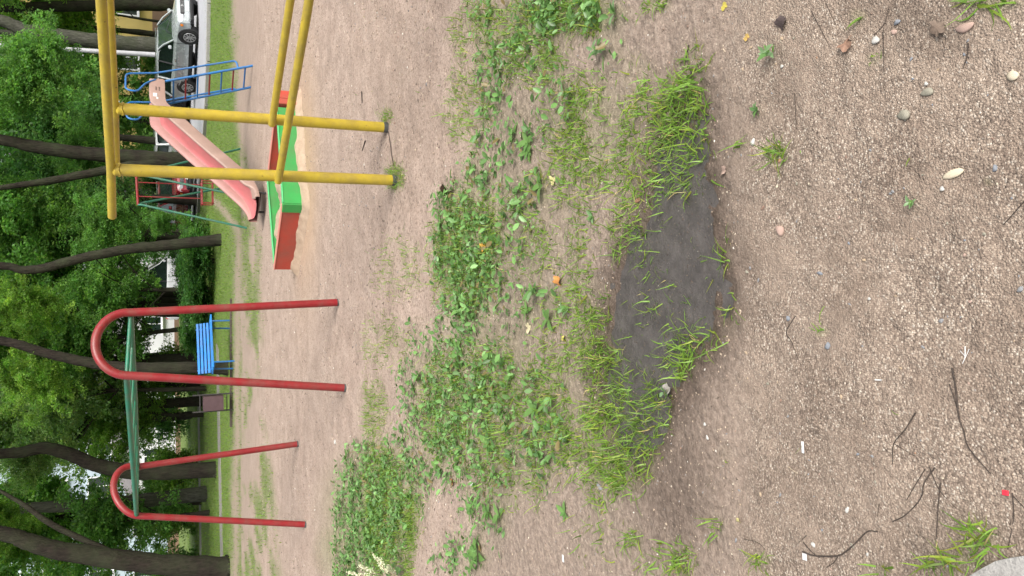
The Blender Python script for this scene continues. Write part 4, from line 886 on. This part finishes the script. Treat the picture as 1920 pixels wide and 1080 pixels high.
# leaves for weeds
def leaf_shape(name, tint, wid=.42, curl=.18, fold=.10, n=5):
    v = []; f = []
    prof = [0, .75, 1, .82, .45, 0]; prof = np.interp(np.linspace(0, 1, n+1), np.linspace(0, 1, 6), prof)
    for i in range(n+1):
        u = i/n; h = prof[i]*wid*.5; z = -curl*u*u+.12*u; v += [(u, -h, z+h*fold*2), (u, 0, z), (u, h, z+h*fold*2)]
    for i in range(n):
        b = i*3; f += [(b, b+1, b+4, b+3), (b+1, b+2, b+5, b+4)]
    T = np.array([tint]*len(v)); return raw_mesh(name, v, f, 4, T, smooth=True)
WL = [leaf_shape('leaf', t_, w_) for t_, w_ in (((.115, .235, .065), .48), ((.095, .195, .06), .55), ((.15, .28, .075), .42), ((.20, .32, .15), .50))]
for m_ in WL: m_.materials.append(M['weed'])
def rosette(k, spread, size, stem=0.0):
    t = bpy.data.objects.new('weed_plant', None); COL.objects.link(t); t.empty_display_size = .02
    for i in range(k):
        o = link('leaf', random.choice(WL), None, t); s = size*random.uniform(.6, 1.15); o.scale = (s, s, s)
        o.location = (0, 0, random.uniform(.004, .012)+stem*i/k); o.rotation_euler = (random.uniform(-.3, .3), -random.uniform(.05, spread), i*2.4+random.uniform(-.4, .4))
    return t
protos = [rosette(6, .8, .042), rosette(8, 1.0, .036, .02), rosette(5, .5, .050), rosette(7, .9, .030, .03)]
used = [False]*4
def put_weed(x, y, label, s=1.0):
    s *= 1.2; i = random.randrange(4); t = protos[i] if not used[i] else copy_tree(protos[i]); used[i] = True
    t.location = (x, y, gz1(x, y)-.003); t.rotation_euler = (0, 0, random.random()*6.28); t.scale = (s,)*3
    return tag(t, label, 'weed', 'broadleaf weeds on the bare soil')
SP = [((1455, 100), 'largest lone broadleaf seedling on the gravel near the right edge', 1.0), ((1425, 208), 'smaller lone seedling on the gravel below the largest one', .7), ((905, 255), 'dark leaved weed on the sand edge below the yellow posts', 1.3),
      ((990, 285), 'broad leaved weed alone on soil right of the puddle grass', 1.0), ((1130, 95), 'weed cluster beside the bare soil above the puddle end', 1.3), ((960, 120), 'tallest weed of the right sand edge', 1.2), ((1015, 350), 'weed with pale leaves in the middle of the bare soil', 1.2),
      ((1110, 405), 'single round leaved weed casting a dark shadow near the puddle', .8), ((1010, 545), 'large grey green weed beside the orange dead leaf', 1.5), ((1070, 580), 'grey leaved weed between the orange dead leaf and the puddle', 1.1),
      ((1250, 735), 'weed with one big drooping leaf at the puddle shore', .75), ((1060, 960), 'small two leaved sprout left of the puddle end', .8), ((835, 560), 'pale weed in the thickest weed patch edge', 1.2), ((1715, 380), 'tiny two leaved seedling on gravel near the pale stone', .55),
      ((770, 760), 'weed at the sand side of the left weed band', 1.3), ((900, 1040), 'dense weed at the left picture edge', 1.7), ((690, 1010), 'large weed in the left corner patch', 1.6), ((940, 965), 'upright weed on bare soil in the left band', 1.2)]
for (a, b), lb, s in SP: q = G(a, b); put_weed(q[0], q[1], lb, s)
WP = scatter(6000, (2.1, 6.8), .42, lambda x, y, a, b: blobsum(a, b, WEED)*.22, 15)[:160]
def where(x, y):
    a, b = proj(np.array([[x, y, 0.0]])); a = a[0]; b = b[0]
    if b < 70: return 'in the patch at the right picture edge'
    if b < 300: return 'on the sand edge right of the thick patch'
    if b < 660: return 'in the thick patch nearest the yellow posts' if a < 930 else 'on soil between the thick patch and the puddle'
    if a < 760: return 'in the far left corner patch'
    return 'in the left part of the weed band near the sand' if a < 900 else 'in the left part of the weed band near the puddle'
for x, y, z in WP: put_weed(x, y, 'small broadleaf weed '+where(x, y), random.uniform(.7, 1.25))
P = scatter(300000, (2.0, 7.2), .42, lambda x, y, a, b: blobsum(a, b, WEED)**1.2*np.clip(sstep(.30, .62, fbm(x*11, y*11, 55, 3))*1.2, 0, 1)*.50, 16)
def leaf_carpet(P, seed):
    r = np.random.default_rng(seed); n = len(P); az = r.random(n)*6.283; tl = r.uniform(-.1, .9, n); L = (.011+.042*r.random(n)**1.9)[:, None]
    d = np.stack([np.cos(az)*np.cos(tl), np.sin(az)*np.cos(tl), np.sin(tl)], 1); s = np.stack([-np.sin(az), np.cos(az), r.normal(0, .35, n)], 1); s /= np.linalg.norm(s, axis=1)[:, None]
    B = P+np.stack([np.zeros(n), np.zeros(n), r.uniform(.004, .045, n)], 1); up = np.cross(d, s)
    v = np.stack([B, B+d*L*.35+s*L*.26+up*L*.05, B+d*L*.75+s*L*.2, B+d*L-up*L*.1, B+d*L*.75-s*L*.2, B+d*L*.35-s*L*.26+up*L*.05], 1).reshape(-1, 3); b = np.arange(n)*6
    f = np.concatenate([np.stack([b, b+1, b+2, b+3], 1), np.stack([b, b+3, b+4, b+5], 1)])
    T = np.array([.125, .245, .068])[None]*r.uniform(.55, 1.5, (n, 1)); pale = r.random(n) < .15; T[pale] = T[pale]*1.25+.04; br = r.random(n) < .05; T[br] = np.array([.22, .17, .07])
    return raw_mesh('weed_cover', v, f, 4, np.repeat(T, 6, axis=0))
tag(link('weed_cover', leaf_carpet(P, 3), M['weed']), 'low carpet of small leafy weeds covering the soil in bands', 'weeds', kind='stuff')
# flowering weed at the left edge
q = G(762, 1088); t = thing('flowering_weed', 'tall weed with cream flower spikes at the left picture edge', 'plant', (q[0], q[1], gz1(q[0], q[1])))
for (a, b), h in (((700, 1040), .33), ((655, 1074), .36), ((712, 1058), .30), ((675, 1062), .36), ((726, 1062), .25)):
    tip = V(a, b, q[1]+random.uniform(-.05, .08)); pth = bez([q, q+(tip-q)*.5+np.array([0, 0, .04]), tip], 5); tub('stem', pth, .003, M['green'] if 0 else M['drystem'], t, 5)
    fm = MB()
    for k in range(70):
        u = .62+.4*random.random(); p = q+(tip-q)*u+np.array([0, 0, .04*(1-u)])+np.random.default_rng(k*7+a).normal(0, .010*(1.35-u)+.002, 3); r_ = random.uniform(.003, .006)
        fm.add([p+np.array(o)*r_ for o in ((1, 0, 0), (-1, 0, 0), (0, 1, 0), (0, -1, 0), (0, 0, 1.3), (0, 0, -1.3))], [(0, 2, 4), (2, 1, 4), (1, 3, 4), (3, 0, 4), (2, 0, 5), (1, 2, 5), (3, 1, 5), (0, 3, 5)])
    fm.build('flower_spike', M['cream'], t)
for k in range(16):
    o = link('leaf', WL[k % 3], None, t); s = random.uniform(.07, .13); o.scale = (s, s*.8, s); o.location = (random.uniform(-.05, .12), random.uniform(-.06, .06), random.uniform(.02, .2)); o.rotation_euler = (0, -random.uniform(.1, .8), random.random()*6.28)

# gravel, pebbles
OCT_F = np.array([(0, 2, 4), (2, 1, 4), (1, 3, 4), (3, 0, 4), (2, 0, 5), (1, 2, 5), (3, 1, 5), (0, 3, 5)])
def grains(P, smin, smax, seed, pw=2.6, dark=1.0):
    r = np.random.default_rng(seed); n = len(P); s = smin+(smax-smin)*r.random(n)**pw; az = r.random(n)*6.283
    ax = np.stack([np.cos(az), np.sin(az), np.zeros(n)], 1); ay = np.stack([-np.sin(az), np.cos(az), np.zeros(n)], 1); az_ = np.array([[0, 0, 1.0]])
    A = (s*r.uniform(.8, 1.4, n))[:, None]; B = (s*r.uniform(.6, 1.0, n))[:, None]; H = (s*r.uniform(.4, .8, n))[:, None]; c = P+az_*H*.25; j = lambda: r.uniform(-.3, .3, (n, 1))*B
    v = np.stack([c+ax*A+ay*j(), c-ax*A+ay*j(), c+ay*B+ax*j(), c-ay*B+ax*j(), c+az_*H+ax*j()+ay*j(), c-az_*H], 1).reshape(-1, 3)
    f = (np.arange(n)[:, None, None]*6+OCT_F[None]).reshape(-1, 3)
    pal = np.array([(.37, .285, .21), (.29, .222, .17), (.46, .37, .275), (.15, .115, .092), (.26, .24, .225), (.56, .485, .375), (.33, .22, .165), (.70, .65, .57)]); w = np.array([.24, .22, .17, .15, .08, .07, .05, .02])
    T = pal[r.choice(8, n, p=w)]*r.uniform(.75, 1.2, (n, 1))*dark; return raw_mesh('gravel', v, f, 3, np.repeat(T, 6, axis=0), smooth=True)
P = scatter(150000, (.8, 2.2), .45, lambda x, y, a, b: np.where(a > 1320, sstep(1325, 1450, a+(fbm(x*5, y*5, 5, 2)-.5)*90)*(.45+.55*sstep(.3, .6, fbm(x*9, y*9, 66, 3))), 0)*.42, 20)
tag(link('gravel', grains(P, .0011, .0034, 4, 2.0), M['stone']), 'fine tan gravel covering the near ground', 'gravel', kind='stuff')
P = scatter(200000, (1.7, 4.4), .45, lambda x, y, a, b: np.where(poly_dist(x, y, pud_w) < .03, .06, .36)*np.where(a > 880, 1, .3), 21)
tag(link('fine_grit', grains(P, .0016, .0058, 6, 1.7), M['stone']), 'fine grit scattered over the bare soil between the weeds', 'grit', kind='stuff')
P = scatter(90000, (1.6, 2.8), .45, lambda x, y, a, b: (1-sstep(-.03, .12, poly_dist(x, y, pud_w)))*(.15+.85*sstep(.4, .62, fbm(x*14, y*14, 12, 3)))*.5, 29); P[:, 2] = np.maximum(P[:, 2], -.0112)
tag(link('mud_grit', grains(P, .0009, .0036, 9, 2.2, .36), M['stone']), 'dark wet grit and mud crumbs on the surface of the puddle', 'grit', kind='stuff')
P = scatter(120000, (4.0, 13.0), .45, lambda x, y, a, b: .5*sstep(.35, .65, fbm(x*2.5, y*2.5, 83, 3)), 23)
tag(link('sand_crumbs', grains(P, .003, .012, 8, 2.0), M['stone']), 'small crumbs and grit strewn over the open sand', 'grit', kind='stuff')
def pebble_mesh(seed, tint):
    import bmesh
    bm = bmesh.new(); bmesh.ops.create_icosphere(bm, subdivisions=2, radius=1); r = np.random.default_rng(seed); k = r.normal(size=(4, 3))
    pl = r.normal(size=(11, 3)); pl /= np.linalg.norm(pl, axis=1)[:, None]
    for v in bm.verts:
        c = np.array(v.co)
        for nrm in pl:
            d = c@nrm
            if d > .62: c = c-nrm*(d-.62)*.85
        v.co = c*(1+.10*math.sin(k[0]@c*2.2)+.07*math.sin(k[1]@c*3.7))
    vs_ = np.array([v.co[:] for v in bm.verts]); fs = np.array([[q.index for q in f.verts] for f in bm.faces]); bm.free()
    return raw_mesh('pebble', vs_, fs, 3, np.array([tint]*len(vs_)), smooth=True)
PBC = {'white': (.50, .485, .45), 'grey': (.26, .26, .265), 'blue': (.22, .235, .26), 'tan': (.42, .32, .22), 'pink': (.44, .31, .255), 'cream': (.62, .54, .40), 'brown': (.28, .18, .135), 'olive': (.30, .28, .22), 'rust': (.36, .20, .12)}
PBM = {}
for i, (k, c) in enumerate(PBC.items()):
    PBM[k] = pebble_mesh(100+i, c); PBM[k].materials.append(M['stone'])
def pebble(px_, py_, lx, ly, col, label, name='pebble', rz=None, group='pebbles lying on the gravel', h=.5):
    """lx, ly: size in picture pixels across (down the ground) and along"""
    q = G(px_, py_); z = gz1(q[0], q[1]); depth = (np.array([q[0], q[1], z])-cC)@cF; k = depth/FPX*.85; sy = ly*k/2; sinp = CH/np.linalg.norm(q-cC); sx = lx*k/2/max(.35, sinp)
    o = link(name, PBM[col], None); o.location = (q[0], q[1], z+.25*min(sx, sy)*h*2); o.scale = (sy, sx, min(sx, sy)*h*1.3); o.rotation_euler = (random.uniform(-.1, .1), random.uniform(-.1, .1), random.uniform(-.5, .5) if rz is None else rz)
    return tag(o, label, 'stone', group)
for a in [(1785, 327, 46, 20, 'cream', 'largest pale cream stone lying flat on the gravel'), (1812, 52, 42, 26, 'pink', 'pinkish rounded stone near the right edge, below a twig'), (1898, 143, 28, 24, 'cream', 'whitish stone at the bottom right of the gravel'),
          (1700, 215, 30, 26, 'olive', 'angular grey olive stone in the right half of the gravel'), (1742, 172, 28, 20, 'olive', 'flat olive stone beside the angular one'), (1465, 432, 18, 30, 'pink', 'upright pinkish brown stone chip near the puddle'),
          (1645, 76, 20, 22, 'white', 'pale round stone between the dead leaf and the right edge'), (1413, 266, 10, 18, 'white', 'small white stone by the grass tuft'), (1684, 42, 16, 14, 'blue', 'blue grey stone chip near the right edge'),
          (1677, 60, 14, 14, 'pink', 'lilac stone chip touching the blue grey chip'), (1540, 512, 16, 10, 'blue', 'pale blue stone chip alone in mid gravel'), (1767, 354, 12, 14, 'white', 'white stone beside the tiny seedling'),
          (1738, 157, 9, 12, 'white', 'bright white pebble next to the flat olive stone'), (1632, 560, 8, 9, 'white', 'small bright white pebble in mid gravel'), (1555, 648, 12, 24, 'blue', 'long slate coloured chip below the little grass tuft'),
          (1480, 597, 9, 16, 'blue', 'slate chip at the top of the bent twig'), (1761, 602, 12, 14, 'grey', 'dark grey stone in the left half of the gravel'), (1912, 543, 16, 16, 'grey', 'grey stone cut by the bottom edge'),
          (1863, 315, 12, 22, 'blue', 'long blue grey chip below the cream stone'), (1592, 955, 9, 16, 'white', 'white crumb of stone left of the twigs'), (1530, 1020, 12, 10, 'white', 'white crumb touching the long curved twig'),
          (1328, 820, 6, 13, 'white', 'thin white pebble near the puddle end'), (1325, 795, 6, 10, 'white', 'tiny white pebble above the thin one'), (1080, 240, 16, 14, 'brown', 'reddish clod of soil in the grass right of the puddle'),
          (1195, 375, 14, 12, 'rust', 'orange brown stone at the puddle shore'), (628, 828, 6, 8, 'white', 'bright white bit on the open sand near the left arch'), (1125, 912, 16, 14, 'grey', 'grey stone at the left end of the puddle grass'),
          (1405, 72, 10, 9, 'rust', 'yellowish pebble near the right edge of the gravel'), (1470, 125, 8, 10, 'white', 'white pebble under the largest seedling'), (1690, 690, 9, 7, 'tan', 'flat tan pebble above the thick branched twig')]: pebble(*a)
r = np.random.default_rng(77)
for k in range(120):
    a = r.uniform(1360, 1918); b = r.uniform(5, 1075); c = str(r.choice(['white', 'grey', 'blue', 'tan', 'pink', 'cream', 'brown', 'olive', 'rust'], p=[.05, .2, .13, .2, .1, .08, .12, .1, .02])); s = 4+5*r.random()**2
    pebble(a, b, s*r.uniform(.8, 1.3), s, c, {'white': 'small white', 'grey': 'small grey', 'blue': 'small slate blue', 'tan': 'small tan', 'pink': 'small pink', 'cream': 'small cream', 'brown': 'small brown', 'olive': 'small olive', 'rust': 'small rust coloured'}[c]+' pebble among the gravel', rz=r.uniform(0, 3.1), group='small '+c+' pebbles')
# twigs
def twig(label, lines, name='twig', mat='twig', cat='twig'):
    t = None
    for pts, r_ in lines:
        Q = []
        for (a, b) in pts: q = G(a, b); Q.append(np.array([q[0], q[1], gz1(q[0], q[1])+r_*.9]))
        if t is None: t = thing(name, label, cat, Q[0]); nm = 'stem'
        else: nm = 'side_shoot'
        p = bez(Q, 4); r_ = r_*0.9; rad = np.linspace(r_, r_*.6, len(p)); tub(nm, p, list(rad), M[mat], t, 6, jit=.12)
    return t
twig('long curved twig with two short side shoots at the lower left', [([(1510, 1033), (1530, 1041), (1570, 1042), (1590, 1033), (1610, 1015), (1630, 996), (1648, 996)], .0026), ([(1512, 1016), (1525, 1033), (1540, 1045)], .0017), ([(1575, 1040), (1565, 1055), (1552, 1063)], .0015)])
twig('forked dark twig with a branching elbow in mid gravel', [([(1720, 774), (1700, 805), (1678, 832), (1677, 870)], .0020), ([(1680, 833), (1715, 855)], .0010)])
twig('long thin root like twig running down the gravel', [([(1785, 690), (1792, 730), (1797, 780), (1806, 810), (1815, 840), (1855, 888)], .0024), ([(1780, 720), (1793, 765), (1800, 790)], .0013)], name='root_twig')
twig('dark twig pair leaning together right of the grass tuft', [([(1753, 877), (1735, 905), (1728, 935), (1700, 965), (1675, 978)], .0020), ([(1735, 880), (1715, 915), (1703, 937)], .0014)])
twig('short upright stub twigs close to the concrete slab', [([(1765, 905), (1760, 950), (1757, 1010)], .0020), ([(1742, 875), (1762, 918), (1790, 950)], .0014)])
twig('dark straw lying beside the concrete slab', [([(1896, 925), (1897, 970), (1888, 1030)], .0016), ([(1897, 930), (1918, 955)], .0014)])
twig('bent thin twig with a crook near the puddle', [([(1495, 592), (1475, 622), (1485, 640), (1500, 675)], .0014)])
twig('reddish twig crossing the bottom edge', [([(1922, 372), (1895, 402), (1878, 421)], .0016)])
twig('thin straight twig under the dead brown leaf', [([(1657, 60), (1659, 100), (1661, 140)], .0015), ([(1640, 66), (1658, 45), (1668, 12)], .0013)])
twig('short black twig below the pinkish rounded stone', [([(1818, 82), (1813, 105), (1806, 127)], .0020)])
twig('thin twig slanting down near the right edge', [([(1525, 20), (1540, 50), (1562, 92)], .0012), ([(1552, 5), (1570, 48)], .0009)])
twig('straight short twig in mid gravel below the small seedling', [([(1492, 175), (1493, 242)], .0012)])
twig('dark stick lying beside the puddle grass', [([(1292, 85), (1290, 110), (1300, 140)], .0030)])
twig('thin dark stem bent over the puddle end', [([(1330, 200), (1312, 235), (1320, 260)], .0014)])
twig('short dark stick on open sand behind the yellow posts', [([(679, 172), (681, 193)], .006)])
twig('slanting short stick on open sand between the yellow posts', [([(685, 264), (679, 282)], .006)])
twig('thin grey strip of wire between the feet of the yellow posts', [([(727, 247), (731, 270), (735, 292), (738, 312)], .004)], name='wire', cat='wire')
twig('curved dark twig at the left end of the gravel', [([(1400, 1010), (1425, 1016), (1440, 1030)], .0012)])
twig('thin twig lying in the lower left gravel', [([(1517, 1003), (1500, 1018)], .0011)])
twig('black twig along the bottom, left of the red bit', [([(1652, 945), (1648, 968)], .0011)])
twig('dry pale rootlet near the dark grey stone', [([(1806, 650), (1808, 670), (1803, 682)], .0014), ([(1798, 658), (1808, 668)], .0009), ([(1814, 655), (1808, 672)], .0009)], name='rootlet', mat='paper')
twig('short straw lying above the twigs', [([(1481, 875), (1498, 888)], .0012)], name='straw', mat='drystem', cat='straw')
# litter
def slip(label, a, b, lx, ly, mat, name, cat, th=.0012):
    q = G(a, b); k = np.linalg.norm(q-cC)/FPX*.8; o = MB().box((q[0], q[1], gz1(q[0], q[1])+.004), ly*k, lx*k*1.3, th*2, (1, .06, 0), bev=.0006).build(name, M[mat], None); return tag(o, label, cat)
slip('flat white lolly stick lying across the gravel', 1510, 838, 5, 25, 'paper', 'lolly_stick', 'stick'); slip('bright red plastic bit near the concrete slab', 1885, 924, 9, 10, 'redbit', 'plastic_bit', 'litter', .002)
slip('white scrap of paper left of the curved twig', 1514, 1043, 9, 14, 'paper', 'paper_scrap', 'litter'); slip('thin white splinter in the right gravel', 1650, 712, 12, 3, 'paper', 'splinter', 'litter')
slip('white paper shred in the weeds of the left band', 885, 907, 16, 9, 'paper', 'paper_shred', 'litter'); slip('white shred by the sprout left of the puddle', 1056, 1047, 6, 16, 'paper', 'paper_shred', 'litter')
# fallen leaves
def dead_leaf(label, a, b, size, tint, tilt=.3, lobes=5):
    q = G(a, b); k = np.linalg.norm(q-cC)/FPX; R_ = size*k*.55; v = [(0, 0, .004)]; n = 22
    for i in range(n):
        th = 2*math.pi*i/n; rr = R_*(.62+.38*abs(math.cos(th*lobes/2)))*random.uniform(.85, 1.1); v.append((rr*math.cos(th), rr*.75*math.sin(th), R_*.28*math.sin(th*2+1)+R_*.2*random.random()))
    me = raw_mesh('fallen_leaf', v, [(0, 1+i, 1+(i+1) % n) for i in range(n)], 3, np.array([tint]*len(v))*np.random.default_rng(a).uniform(.7, 1.2, (len(v), 1)), smooth=False)
    o = link('fallen_leaf', me, M['deadleaf']); o.location = (q[0], q[1], gz1(q[0], q[1])+R_*.28); o.rotation_euler = (tilt, random.uniform(-.2, .2), random.random()*6.28); return tag(o, label, 'leaf', 'fallen leaves on the ground')
M['deadleaf'] = tintmat('dead_leaf', .7, .3, .3, 90)
dead_leaf('brown curled dead leaf on the gravel near the right edge', 1594, 84, 30, (.30, .18, .125)); dead_leaf('orange dead leaf in the weeds above the puddle', 1050, 528, 27, (.62, .28, .08)); dead_leaf('yellow dead leaf in the thick weed patch', 907, 466, 22, (.72, .38, .06))
dead_leaf('dark brown dead leaf standing on the sand edge', 842, 356, 40, (.05, .028, .014), 1.1); dead_leaf('yellow fallen leaf by the top right grass', 1362, 12, 16, (.62, .52, .10)); dead_leaf('pale dry leaf tip beside the puddle grass', 1360, 320, 20, (.42, .30, .24))
dead_leaf('pale yellow fallen leaf right of the bare soil', 1036, 340, 20, (.58, .52, .24)); dead_leaf('yellowish leaf lying above the puddle', 1060, 635, 18, (.55, .48, .12)); dead_leaf('buff leaf on soil between weeds and puddle', 990, 615, 20, (.55, .48, .30))
dead_leaf('greyish dead leaf at the puddle shore', 1252, 735, 34, (.40, .37, .33)); dead_leaf('dark dead leaf by the largest seedling', 1474, 45, 30, (.085, .062, .058), .1); dead_leaf('large crumpled brown leaf by the right edge', 1765, 55, 30, (.17, .125, .095), .15)
dead_leaf('small buff leaf left of the largest seedling', 1406, 70, 14, (.66, .45, .14)); dead_leaf('pale leaf scrap floating in the puddle', 1246, 590, 14, (.45, .42, .28)); dead_leaf('tan leaf in the left weed band', 850, 905, 18, (.45, .22, .10)); dead_leaf('pale yellow leaf near the bottom of the gravel', 1390, 975, 12, (.5, .44, .2))
